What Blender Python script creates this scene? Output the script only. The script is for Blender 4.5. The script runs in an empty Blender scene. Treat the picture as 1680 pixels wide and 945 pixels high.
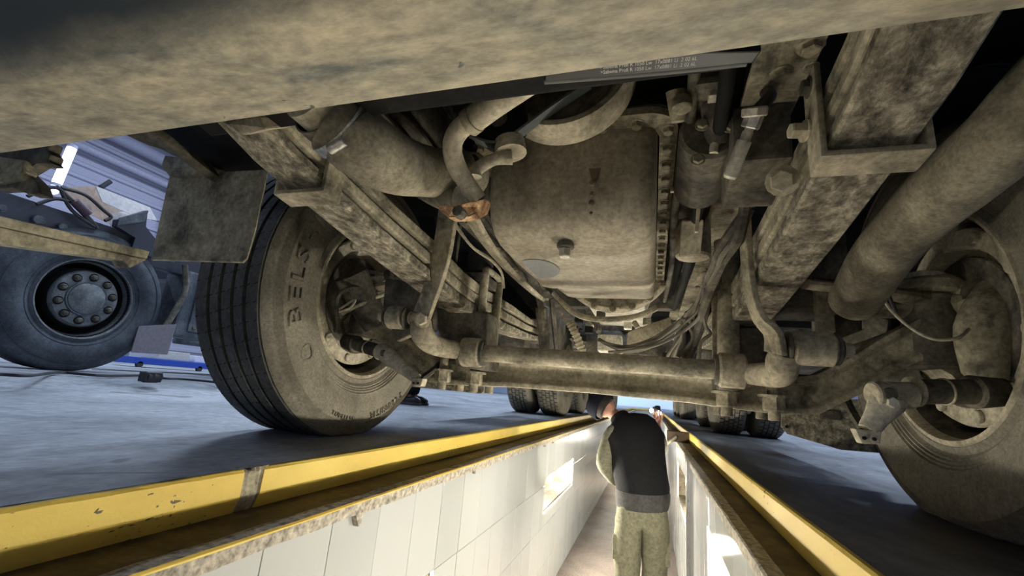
import bpy, bmesh, math, random
from mathutils import Vector, Matrix, noise
random.seed(7)
PI = math.pi
COL = bpy.context.scene.collection

# ---------------------------------------------------------------- camera
CAM = Vector((0, 0, .2094)); F0 = 713.16
yaw, pitch, roll = math.radians(-18.5518), math.radians(13.3768), math.radians(5.2085)
FW = Vector((math.sin(yaw)*math.cos(pitch), math.cos(yaw)*math.cos(pitch), math.sin(pitch)))
_r = Vector((math.cos(yaw), -math.sin(yaw), 0)); _u = _r.cross(FW)
RT = _r*math.cos(roll)+_u*math.sin(roll); UP = -_r*math.sin(roll)+_u*math.cos(roll)
cd = bpy.data.cameras.new('camera'); cam = bpy.data.objects.new('camera', cd); COL.objects.link(cam)
M = Matrix((RT, UP, -FW)).transposed().to_4x4(); M.translation = CAM
cam.matrix_world = M
cd.sensor_width = 36; cd.lens = F0/1680*36; cd.clip_start = .01; cd.clip_end = 200
bpy.context.scene.camera = cam

# ---------------------------------------------------------------- world, exposure, lamps
w = bpy.data.worlds.new('world'); bpy.context.scene.world = w; w.use_nodes = True
w.node_tree.nodes['Background'].inputs[0].default_value = (.45, .6, 1, 1)
w.node_tree.nodes['Background'].inputs[1].default_value = .06
vs = bpy.context.scene.view_settings
vs.view_transform = 'Standard'; vs.look = 'None'; vs.exposure = 0.5; vs.gamma = 1; vs.use_curve_mapping = False

def point(name, loc, e, col, r=.04):
    l = bpy.data.lights.new(name, 'POINT'); l.energy = e; l.color = col; l.shadow_soft_size = r
    o = bpy.data.objects.new(name, l); COL.objects.link(o); o.location = loc; return o
def area(name, loc, tgt, e, col, sx, sy):
    l = bpy.data.lights.new(name, 'AREA'); l.shape = 'RECTANGLE'; l.size = sx; l.size_y = sy; l.energy = e; l.color = col
    o = bpy.data.objects.new(name, l); COL.objects.link(o); o.location = loc
    o.rotation_euler = (Vector(tgt)-Vector(loc)).to_track_quat('-Z', 'Y').to_euler(); return o
WARM = (1, .94, .80); BLUE = (.66, .79, 1)
# bulbs inside the pit wall niches (left wall x=-.70, right wall x=.20)
for x, y, z, e in [(-.755, 3.28, -.40, 120), (-.755, 4.25, -.40, 25), (-.755, .65, -.445, 17), (-.755, 1.30, -.445, 22),
                   (.26, 1.15, -.295, 30), (.26, 2.05, -.295, 75), (.27, 3.60, -.31, 70), (-.765, -1.6, -.45, 8), (.29, -1.3, -.42, 8),
                   (-.765, 7.6, -.45, 60), (.29, 8.4, -.42, 60), (-.765, 11.5, -.45, 50)]:
    point('niche_lamp_light', (x, y, z), e, WARM, .05)
# LED battens under the hall ceiling
for x, y in [(-8.5, 0), (-8.5, 7), (-3.2, 3.5), (-3.2, 11), (4, 2), (4, 9), (-3, 18), (3, 18)]:
    area('hall_batten_light', (x, y, 5.9), (x, y, 0), 230, BLUE, .3, 3.5)
area('gate_light', (-1, 27, 4), (-1, 28.9, 0), 420, BLUE, 8, 2)

# ---------------------------------------------------------------- pixel of the photograph -> point on a world plane
def Q(px, py, X=None, Y=None, Z=None):
    d = FW*F0+RT*(px-840)-UP*(py-472.5)
    if X is not None: t = X/d.x
    elif Y is not None: t = Y/d.y
    else: t = (Z-CAM.z)/d.z
    return CAM+d*t
def depth(p): return (p-CAM).dot(FW)
def prad(p, rpx): return rpx*depth(p)/F0

# ---------------------------------------------------------------- materials
MATS = {}
def newmat(name):
    m = bpy.data.materials.new(name); m.use_nodes = True; nt = m.node_tree
    return m, nt, nt.nodes, nt.links, nt.nodes['Principled BSDF']
def ramp(nt, cols):
    r = nt.nodes.new('ShaderNodeValToRGB'); e = r.color_ramp.elements
    e[0].position, e[0].color = cols[0][0], (*cols[0][1], 1)
    e[1].position, e[1].color = cols[1][0], (*cols[1][1], 1)
    for p, c in cols[2:]:
        k = e.new(p); k.color = (*c, 1)
    return r
def noi(nt, scale, detail=6, rough=.6, vec=None, dist=0):
    n = nt.nodes.new('ShaderNodeTexNoise'); n.inputs['Scale'].default_value = scale
    n.inputs['Detail'].default_value = detail; n.inputs['Roughness'].default_value = rough; n.inputs['Distortion'].default_value = dist
    if vec: nt.links.new(vec, n.inputs['Vector'])
    return n
GAIN = 1.38
KEEP = ('black underbody', 'hall concrete', 'pit concrete floor', 'grimy niche plaster', 'blue grey lorry paint', 'black vest', 'navy cap', 'oily steel ledge', 'tyre tread rubber', 'khaki trousers', 'olive grey sleeve', 'dark blue grey tyre', 'grey rim paint', 'tyre rubber dusty', 'concrete lip', 'bumper paint with road film')
def dusty(name, dark, mid, light, scale=6, rough=.85, bump=.3, metal=0, fine=90, stretch=None, speck=None, bias=0):
    if name in MATS: return MATS[name]
    if name not in KEEP: dark, mid, light = [tuple(min(.8, c*k) for c in q) for q, k in ((dark, 1.1), (mid, GAIN), (light, GAIN))]
    m, nt, N, L, b = newmat(name)
    tc = N.new('ShaderNodeTexCoord'); vec = tc.outputs['Object']
    if stretch:
        mp = N.new('ShaderNodeMapping'); mp.inputs['Scale'].default_value = stretch; L.new(vec, mp.inputs[0]); vec = mp.outputs[0]
    n1 = noi(nt, scale, 12, .72, vec, .25); r1 = ramp(nt, [(.36+bias, dark), (.64+bias, light), (.5+bias, mid)])
    L.new(n1.outputs[0], r1.inputs[0])
    n2 = noi(nt, fine, 4, .7, vec)
    mx = N.new('ShaderNodeMix'); mx.data_type = 'RGBA'; mx.blend_type = 'MULTIPLY'; mx.inputs[0].default_value = .55
    r2 = ramp(nt, [(.32, (.35, .35, .36)), (.68, (1.4, 1.38, 1.34))]); L.new(n2.outputs[0], r2.inputs[0])
    L.new(r1.outputs[0], mx.inputs[6]); L.new(r2.outputs[0], mx.inputs[7]); out = mx.outputs[2]
    if speck:
        n3 = noi(nt, speck[0], 3, .5, vec, 1.5); r3 = ramp(nt, [(speck[1], (0, 0, 0)), (speck[1]+.03, (1, 1, 1))]); L.new(n3.outputs[0], r3.inputs[0])
        m2 = N.new('ShaderNodeMix'); m2.data_type = 'RGBA'; L.new(r3.outputs[0], m2.inputs[0]); L.new(out, m2.inputs[6]); m2.inputs[7].default_value = (*speck[2], 1)
        out = m2.outputs[2]
    L.new(out, b.inputs['Base Color']); b.inputs['Roughness'].default_value = rough; b.inputs['Metallic'].default_value = metal
    b.inputs['Specular IOR Level'].default_value = .3
    if bump:
        bp = N.new('ShaderNodeBump'); bp.inputs['Strength'].default_value = bump*.8; bp.inputs['Distance'].default_value = .004
        ad = N.new('ShaderNodeMath'); ad.operation = 'ADD'; L.new(n1.outputs[0], ad.inputs[0]); L.new(n2.outputs[0], ad.inputs[1])
        L.new(ad.outputs[0], bp.inputs['Height']); L.new(bp.outputs[0], b.inputs['Normal'])
    MATS[name] = m; return m
def plain(name, col, rough=.5, metal=0, emis=None, es=0):
    if name in MATS: return MATS[name]
    m, nt, N, L, b = newmat(name)
    n = noi(nt, 40, 3); r = ramp(nt, [(.3, tuple(c*.8 for c in col)), (.7, tuple(min(1, c*1.1) for c in col))])
    tc = N.new('ShaderNodeTexCoord'); L.new(tc.outputs['Object'], n.inputs['Vector'])
    L.new(n.outputs[0], r.inputs[0]); L.new(r.outputs[0], b.inputs['Base Color'])
    b.inputs['Roughness'].default_value = rough; b.inputs['Metallic'].default_value = metal
    if emis: b.inputs['Emission Color'].default_value = (*emis, 1); b.inputs['Emission Strength'].default_value = es
    MATS[name] = m; return m
dust = dusty('road dust on steel', (.10, .092, .07), (.26, .235, .17), (.40, .36, .27), 9, bump=.35)
dustL = dusty('pale dust', (.25, .225, .165), (.38, .345, .26), (.46, .42, .32), 7, bump=.2)
dustD = dusty('dark grimy steel', (.03, .028, .024), (.075, .068, .055), (.15, .135, .10), 10, bump=.35)
grime = dusty('rough grime on spring', (.07, .064, .048), (.19, .172, .13), (.42, .38, .29), 40, bump=1.0, fine=110, stretch=(1, .75, 1))
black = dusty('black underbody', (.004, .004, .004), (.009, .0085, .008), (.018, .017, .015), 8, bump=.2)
panm = dusty('oil pan paint with dust', (.20, .175, .13), (.27, .24, .18), (.34, .305, .235), 5, rough=.62, bump=.15, speck=(60, .72, (.38, .34, .26)))
bump_m = dusty('bumper paint with road film', (.15, .165, .155), (.36, .335, .26), (.50, .45, .335), 8, rough=.7, bump=.25, fine=40, stretch=(.8, 1.6, 1), speck=(24, .70, (.10, .115, .12)), bias=-.02)
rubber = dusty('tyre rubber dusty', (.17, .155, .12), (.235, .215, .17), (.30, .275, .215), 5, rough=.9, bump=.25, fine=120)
rubberD = dusty('tyre tread rubber', (.05, .05, .048), (.08, .079, .074), (.12, .117, .106), 6, rough=.75, bump=.3, fine=80)
hosem = dusty('dusty rubber hose', (.11, .10, .075), (.19, .17, .125), (.30, .275, .205), 6, bump=.25, fine=150)
rustm = dusty('rusty bracket', (.12, .06, .03), (.34, .2, .10), (.55, .42, .27), 30, bump=.5)
steel = dusty('worn bare steel', (.3, .3, .29), (.45, .45, .43), (.62, .6, .56), 20, rough=.4, metal=.8, bump=.1)
alum = dusty('pale cast alloy', (.34, .32, .27), (.50, .47, .39), (.62, .59, .5), 12, rough=.5, metal=.3, bump=.15)
wire = plain('grey plastic conduit', (.16, .145, .11), .7)
wireD = plain('black rubber cable', (.02, .02, .022), .6)
concl = dusty('concrete lip', (.26, .235, .19), (.44, .40, .33), (.54, .50, .42), 60, bump=.8, fine=60)
shelfm = dusty('oily steel ledge', (.035, .025, .014), (.075, .055, .03), (.15, .115, .06), 8, rough=.62, bump=.35, fine=50)
pitfl = dusty('pit concrete floor', (.17, .14, .12), (.23, .19, .165), (.29, .25, .22), 2, rough=.6, bump=.3)
floorm = dusty('hall concrete', (.20, .215, .235), (.33, .35, .37), (.44, .46, .48), 1.6, rough=.5, bump=.3, fine=30, stretch=(1, .7, 1), speck=(3.2, .66, (.16, .15, .145)))
hallw = plain('painted hall siding', (.34, .34, .43), .6)
bluep = dusty('blue grey lorry paint', (.05, .06, .075), (.09, .105, .125), (.17, .19, .21), 5, rough=.6, bump=.2)
navy = plain('dark navy frame paint', (.02, .024, .04), .5)
card = plain('cardboard', (.55, .42, .33), .9); cardw = plain('white card lining', (.8, .78, .78), .8)
blue = plain('blue enamel', (.02, .07, .42), .4)
glow = plain('led tube', (1, 1, 1), .5, 0, (.62, .68, 1), 7)
bulbm = plain('niche bulb', (1, 1, 1), .5, 0, (1, .93, .75), 25)
torchm = plain('torch lens', (1, 1, 1), .5, 0, (.9, .95, 1), 12)
def floordirt():
    nt = floorm.node_tree; N = nt.nodes; L = nt.links; b = N['Principled BSDF']; src = b.inputs['Base Color'].links[0].from_socket
    tc = N.new('ShaderNodeTexCoord'); sp = N.new('ShaderNodeSeparateXYZ'); L.new(tc.outputs['Object'], sp.inputs[0])
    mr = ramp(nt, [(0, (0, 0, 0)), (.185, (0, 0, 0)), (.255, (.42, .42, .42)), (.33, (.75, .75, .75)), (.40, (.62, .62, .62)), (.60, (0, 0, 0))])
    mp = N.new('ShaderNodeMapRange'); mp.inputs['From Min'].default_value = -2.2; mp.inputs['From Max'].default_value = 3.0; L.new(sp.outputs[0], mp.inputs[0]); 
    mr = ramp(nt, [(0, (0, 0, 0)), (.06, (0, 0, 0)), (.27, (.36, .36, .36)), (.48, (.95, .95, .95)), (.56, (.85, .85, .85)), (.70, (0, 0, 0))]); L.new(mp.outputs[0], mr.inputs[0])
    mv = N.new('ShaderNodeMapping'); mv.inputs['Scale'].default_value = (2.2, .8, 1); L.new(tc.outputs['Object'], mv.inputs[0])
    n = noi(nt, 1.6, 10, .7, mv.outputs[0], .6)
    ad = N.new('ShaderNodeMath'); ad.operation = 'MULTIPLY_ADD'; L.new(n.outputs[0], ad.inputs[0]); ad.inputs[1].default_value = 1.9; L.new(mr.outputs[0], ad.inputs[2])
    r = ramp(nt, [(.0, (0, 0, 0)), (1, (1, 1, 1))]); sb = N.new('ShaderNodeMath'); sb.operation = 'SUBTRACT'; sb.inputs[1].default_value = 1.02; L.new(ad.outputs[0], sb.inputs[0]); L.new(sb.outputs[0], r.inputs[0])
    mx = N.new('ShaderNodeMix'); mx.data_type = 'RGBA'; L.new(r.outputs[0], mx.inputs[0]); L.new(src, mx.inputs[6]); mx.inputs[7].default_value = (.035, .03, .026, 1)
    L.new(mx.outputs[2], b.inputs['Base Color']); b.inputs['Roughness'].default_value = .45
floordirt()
def bumper_front_shade():  # front face darkened in the colour where it turns from the lamps
    nt = bump_m.node_tree; N = nt.nodes; L = nt.links; b = N['Principled BSDF']; src = b.inputs['Base Color'].links[0].from_socket
    tc = N.new('ShaderNodeTexCoord'); sp = N.new('ShaderNodeSeparateXYZ'); L.new(tc.outputs['Object'], sp.inputs[0])
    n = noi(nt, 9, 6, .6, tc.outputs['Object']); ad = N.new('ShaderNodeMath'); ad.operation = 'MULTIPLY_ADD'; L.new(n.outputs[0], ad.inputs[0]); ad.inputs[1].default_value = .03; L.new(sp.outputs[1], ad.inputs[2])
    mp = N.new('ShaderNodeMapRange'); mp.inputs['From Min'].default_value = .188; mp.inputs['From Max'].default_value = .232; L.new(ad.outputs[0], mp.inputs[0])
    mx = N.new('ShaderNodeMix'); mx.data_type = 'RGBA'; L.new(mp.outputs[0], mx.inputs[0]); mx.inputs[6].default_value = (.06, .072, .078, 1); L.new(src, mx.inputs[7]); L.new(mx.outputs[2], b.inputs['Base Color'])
bumper_front_shade()
def yellowpaint():
    m, nt, N, L, b = newmat('chipped yellow paint'); tc = N.new('ShaderNodeTexCoord'); v = tc.outputs['Object']
    mp = N.new('ShaderNodeMapping'); mp.inputs['Scale'].default_value = (1, .45, 1); L.new(v, mp.inputs[0]); v = mp.outputs[0]
    n = noi(nt, 5, 6, .6, v); r = ramp(nt, [(.3, (.66, .46, .08)), (.7, (.82, .62, .14))]); L.new(n.outputs[0], r.inputs[0])
    n2 = noi(nt, 95, 3, .5, v, 1); n3 = noi(nt, 6, 2, .5, v)
    ad = N.new('ShaderNodeMath'); ad.operation = 'MULTIPLY_ADD'; L.new(n3.outputs[0], ad.inputs[0]); ad.inputs[1].default_value = .35; L.new(n2.outputs[0], ad.inputs[2])
    r2 = ramp(nt, [(.895, (0, 0, 0)), (.905, (1, 1, 1))]); L.new(ad.outputs[0], r2.inputs[0])
    mx = N.new('ShaderNodeMix'); mx.data_type = 'RGBA'; L.new(r2.outputs[0], mx.inputs[0]); L.new(r.outputs[0], mx.inputs[6]); mx.inputs[7].default_value = (.12, .09, .04, 1)
    L.new(mx.outputs[2], b.inputs['Base Color']); b.inputs['Roughness'].default_value = .55; b.inputs['Specular IOR Level'].default_value = .3
    bp = N.new('ShaderNodeBump'); bp.inputs['Strength'].default_value = .25; bp.inputs['Distance'].default_value = .004
    n4 = noi(nt, 120, 3, .6, tc.outputs['Object']); L.new(n4.outputs[0], bp.inputs['Height']); L.new(bp.outputs[0], b.inputs['Normal'])
    return m
yellow = yellowpaint()
def tilemat(grid=False):
    m, nt, N, L, b = newmat('glazed white tile'+(' grid' if grid else '')); tc = N.new('ShaderNodeTexCoord')
    oi = N.new('ShaderNodeObjectInfo'); r = ramp(nt, [(0, (.42, .435, .425)), (1, (.47, .485, .475))]); L.new(oi.outputs['Random'], r.inputs[0])
    n = noi(nt, 18, 4, .6, tc.outputs['Object'], .5); r2 = ramp(nt, [(.74, (1, 1, 1)), (.77, (.45, .40, .33))]); L.new(n.outputs[0], r2.inputs[0])
    mx = N.new('ShaderNodeMix'); mx.data_type = 'RGBA'; mx.blend_type = 'MULTIPLY'; mx.inputs[0].default_value = 1
    L.new(r.outputs[0], mx.inputs[6]); L.new(r2.outputs[0], mx.inputs[7]); out = mx.outputs[2]
    if grid:
        mp = N.new('ShaderNodeMapping'); L.new(tc.outputs['Object'], mp.inputs[0]); mp.inputs['Rotation'].default_value = (0, 0, PI/2)
        sp = N.new('ShaderNodeSeparateXYZ'); L.new(tc.outputs['Object'], sp.inputs[0])
        cb = N.new('ShaderNodeCombineXYZ'); L.new(sp.outputs[1], cb.inputs[0]); L.new(sp.outputs[2], cb.inputs[1])
        bk = N.new('ShaderNodeTexBrick'); bk.offset = 0; bk.inputs['Scale'].default_value = 1
        bk.inputs['Brick Width'].default_value = .195; bk.inputs['Row Height'].default_value = .265; bk.inputs['Mortar Size'].default_value = .002
        bk.inputs['Color1'].default_value = (.44, .45, .44, 1); bk.inputs['Color2'].default_value = (.47, .48, .47, 1); bk.inputs['Mortar'].default_value = (.2, .19, .17, 1)
        L.new(cb.outputs[0], bk.inputs[0]); out = bk.outputs[0]
    L.new(out, b.inputs['Base Color']); b.inputs['Roughness'].default_value = .16
    return m
tilem = tilemat(); tileg = tilemat(True); grout = plain('tile grout', (.16, .15, .13), .9)
def cloth(name, col, s=60): return dusty(name, tuple(c*.85 for c in col), col, tuple(min(1, c*1.15) for c in col), 14, rough=.95, bump=.3, fine=s)
khaki = cloth('khaki trousers', (.17, .162, .11)); sleeve = cloth('olive grey sleeve', (.17, .165, .12)); vestm = cloth('black vest', (.008, .0075, .009)); vesth = cloth('dark grey jacket hem', (.04, .038, .037))
capm = cloth('navy cap', (.007, .009, .018)); skin = plain('skin', (.52, .27, .19), .6); shoe = plain('black boot', (.015, .015, .016), .5)

# ---------------------------------------------------------------- mesh helpers (everything in world coordinates)
def link(name, me, mat=None, parent=None, smooth=False, loc=None):
    o = bpy.data.objects.new(name, me); COL.objects.link(o)
    if mat and not me.materials: me.materials.append(mat)
    if parent:
        o.parent = parent
        if parent.type == 'EMPTY': o.matrix_parent_inverse = Matrix.Translation(-Vector(parent['_loc']))
    if loc is not None: o.location = loc
    return o
def mk(name, verts, faces, mat=None, parent=None, smooth=False, bevel=0):
    me = bpy.data.meshes.new(name); me.from_pydata([tuple(v) for v in verts], [], faces); me.update()
    bm = bmesh.new(); bm.from_mesh(me); bmesh.ops.recalc_face_normals(bm, faces=bm.faces)
    if bevel: bmesh.ops.bevel(bm, geom=[e for e in bm.edges if len(e.link_faces) == 2 and e.calc_face_angle() > .5], offset=bevel, segments=2, profile=.6, affect='EDGES', clamp_overlap=True)
    bm.to_mesh(me); bm.free()
    if smooth:
        me.polygons.foreach_set('use_smooth', [True]*len(me.polygons))
        try: me.set_sharp_from_angle(angle=math.radians(40))
        except Exception: pass
    return link(name, me, mat, parent)
class MB:
    def __init__(s): s.v = []; s.f = []
    def add(s, v, f): n = len(s.v); s.v += [Vector(a) for a in v]; s.f += [tuple(i+n for i in q) for q in f]
    def build(s, name, mat, parent=None, smooth=False, bevel=0): return mk(name, s.v, s.f, mat, parent, smooth, bevel)
BF = [(0, 1, 3, 2), (4, 6, 7, 5), (0, 4, 5, 1), (2, 3, 7, 6), (0, 2, 6, 4), (1, 5, 7, 3)]
def boxv(c, s, m=None):
    v = [Vector(((i & 4)/4-.5, (i & 2)/2-.5, (i & 1)-.5)) for i in range(8)]
    v = [Vector((a.x*s[0], a.y*s[1], a.z*s[2])) for a in v]
    if m: v = [m @ a for a in v]
    return [a+Vector(c) for a in v], BF
def box(name, lo, hi, mat, parent=None, bevel=0, rot=None):
    c = [(a+b)/2 for a, b in zip(lo, hi)]; s = [abs(b-a) for a, b in zip(lo, hi)]
    v, f = boxv(c, s, rot); return mk(name, v, f, mat, parent, False, bevel)
def prismv(pts, d):
    n = len(pts); d = Vector(d); v = [Vector(p) for p in pts]+[Vector(p)+d for p in pts]
    return v, [tuple(range(n)), tuple(range(2*n-1, n-1, -1))]+[(i, (i+1) % n, n+(i+1) % n, n+i) for i in range(n)]
def prism(name, pts, d, mat, parent=None, bevel=0, smooth=False):
    v, f = prismv(pts, d); return mk(name, v, f, mat, parent, smooth, bevel)
def smoothpts(pts, rad, n=6):
    P, R = [], []
    m = len(pts)
    for i in range(m-1):
        p0, p1, p2, p3 = pts[max(i-1, 0)], pts[i], pts[i+1], pts[min(i+2, m-1)]
        for k in range(n):
            t = k/n
            P.append(.5*((2*p1)+(p2-p0)*t+(2*p0-5*p1+4*p2-p3)*t*t+(3*p1-p0-3*p2+p3)*t**3)); R.append(rad[i]*(1-t)+rad[i+1]*t)
    P.append(pts[-1]); R.append(rad[-1]); return P, R
def tubev(pts, rad, seg=12, sm=6, cap=True, flat=1.0, up=None):
    pts = [Vector(p) for p in pts]
    if not hasattr(rad, '__len__'): rad = [rad]*len(pts)
    if sm and len(pts) > 2: pts, rad = smoothpts(pts, rad, sm)
    v, f = [], []; n = None
    for i, p in enumerate(pts):
        t = (pts[min(i+1, len(pts)-1)]-pts[max(i-1, 0)]).normalized()
        if n is None:
            a = Vector(up) if up else (Vector((0, 0, 1)) if abs(t.z) < .9 else Vector((1, 0, 0)))
            n = (a-t*a.dot(t)).normalized()
        else: n = (n-t*n.dot(t)).normalized()
        b = t.cross(n)
        for k in range(seg):
            an = 2*PI*k/seg; v.append(p+(n*math.cos(an)*flat+b*math.sin(an))*rad[i])
    m = len(pts)
    for i in range(m-1):
        for k in range(seg): f.append((i*seg+k, i*seg+(k+1) % seg, (i+1)*seg+(k+1) % seg, (i+1)*seg+k))
    if cap: f.append(tuple(range(seg-1, -1, -1))); f.append(tuple((m-1)*seg+k for k in range(seg)))
    return v, f
def tube(name, pts, rad, mat, parent=None, seg=12, sm=6, flat=1.0, up=None):
    v, f = tubev(pts, rad, seg, sm, True, flat, up); return mk(name, v, f, mat, parent, True)
def lathev(prof, c, axis=(1, 0, 0), seg=48, closed=False, a0=0, a1=2*PI, up=None):
    ax = Vector(axis).normalized(); a = Vector(up) if up else (Vector((0, 0, 1)) if abs(ax.z) < .9 else Vector((0, 1, 0)))
    n = (a-ax*a.dot(ax)).normalized(); b = ax.cross(n); c = Vector(c); v, f = [], []
    full = abs(a1-a0-2*PI) < 1e-4; S = seg if full else seg+1; m = len(prof)
    for k in range(S):
        an = a0+(a1-a0)*k/seg; d = n*math.cos(an)+b*math.sin(an)
        v += [c+ax*h+d*r for h, r in prof]
    for k in range(seg):
        k2 = (k+1) % S
        for i in range(m if closed else m-1):
            j = (i+1) % m; f.append((k*m+i, k*m+j, k2*m+j, k2*m+i))
    return v, f
def lathe(name, prof, c, axis, mat, parent=None, seg=48, closed=False, smooth=True, a0=0, a1=2*PI, up=None):
    v, f = lathev(prof, c, axis, seg, closed, a0, a1, up); return mk(name, v, f, mat, parent, smooth)
def cyl(name, a, b, r, mat, parent=None, seg=20, r2=None, bev=0):
    a, b = Vector(a), Vector(b); L = (b-a).length; r2 = r if r2 is None else r2; e = bev or min(r*.12, L*.2)
    return lathe(name, [(0, 0), (0, r-e), (e, r), (L-e, r2), (L, r2-e), (L, 0)], a, b-a, mat, parent, seg)
_bm = {}
def bolt(p, axis, r, mat, parent, name='bolt', h=None, washer=True):
    """hexagon head on a washer, mesh shared between all of one size"""
    h = h or r*.8; key = (round(r, 4), round(h, 4), mat.name, washer)
    if key not in _bm:
        b = MB()
        if washer: b.add(*lathev([(0, 0), (0, r*1.35), (h*.15, r*1.35), (h*.15, 0)], (0, 0, 0), (0, 0, 1), 12))
        b.add(*lathev([(h*.15, r), (h*.9, r), (h, r*.85), (h, 0)], (0, 0, 0), (0, 0, 1), 6))
        t = b.build('bolt_mesh', mat); _bm[key] = t.data; bpy.data.objects.remove(t)
    o = bpy.data.objects.new(name, _bm[key]); COL.objects.link(o); o.parent = parent
    if parent and parent.type == 'EMPTY': o.matrix_parent_inverse = Matrix.Translation(-Vector(parent['_loc']))
    o.location = p; o.rotation_mode = 'QUATERNION'; o.rotation_quaternion = Vector(axis).to_track_quat('Z', 'Y'); return o
def thing(name, label, cat, loc=(0, 0, 0), group=None):
    o = bpy.data.objects.new(name, None); COL.objects.link(o); o.location = loc; o['_loc'] = list(loc); o.empty_display_size = .1
    o['label'] = label; o['category'] = cat
    if group: o['group'] = group
    return o
def tag(o, label, cat, group=None):
    o['label'] = label; o['category'] = cat
    if group: o['group'] = group
    return o
def struct(o): o['kind'] = 'structure'; return o
def text_obj(name, s, size, mat, parent, place, depth_=.002, spacing=1):
    """flat lettering turned into a mesh; place maps (u, v, w) of the text plane to the world"""
    c = bpy.data.curves.new(name, 'FONT'); c.body = s; c.size = size; c.extrude = depth_; c.space_character = spacing; c.resolution_u = 2
    t = bpy.data.objects.new(name, c); COL.objects.link(t); bpy.context.view_layer.update()
    me = bpy.data.meshes.new_from_object(t.evaluated_get(bpy.context.evaluated_depsgraph_get())); bpy.data.objects.remove(t)
    for v in me.vertices: v.co = place(v.co.x, v.co.y, v.co.z)
    me.materials.clear(); return link(name, me, mat, parent)

# ================================================================= SETTING
XL, XR = -.82, .315            # floor edges of the pit
TL, TR = -.70, .225            # tile planes
PITZ, PEND, PST = -1.165, 20.0, -3.5
g = []
def quadstrip(xs, zs, y0, y1, ny):
    v = []; f = []
    for j in range(ny+1):
        y = y0+(y1-y0)*j/ny
        for x, z in zip(xs, zs): v.append((x, y, z))
    n = len(xs)
    for j in range(ny):
        for i in range(n-1): f.append((j*n+i, j*n+i+1, (j+1)*n+i+1, (j+1)*n+i))
    return v, f
fb = MB()
fb.add(*quadstrip([-13, -3.4, -3.2, -3.0, -2.8, -2.6, -1.5, XL-.008], [.07, .07, .06, .035, .01, 0, 0, 0], -6, PEND, 26))
fb.add(*quadstrip([XR+.008, 1.5, 9], [0, 0, 0], -6, PEND, 26))
fb.add(*quadstrip([-13, -3.4, -3.2, -3.0, -2.8, -2.6, XL, XR, 9], [.07, .07, .06, .035, .01, 0, 0, 0, 0], PEND, 31, 5))
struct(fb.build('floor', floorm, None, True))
struct(box('pit_floor', (TL-.05, PST, PITZ-.1), (TR+.05, PEND, PITZ), pitfl))
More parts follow.
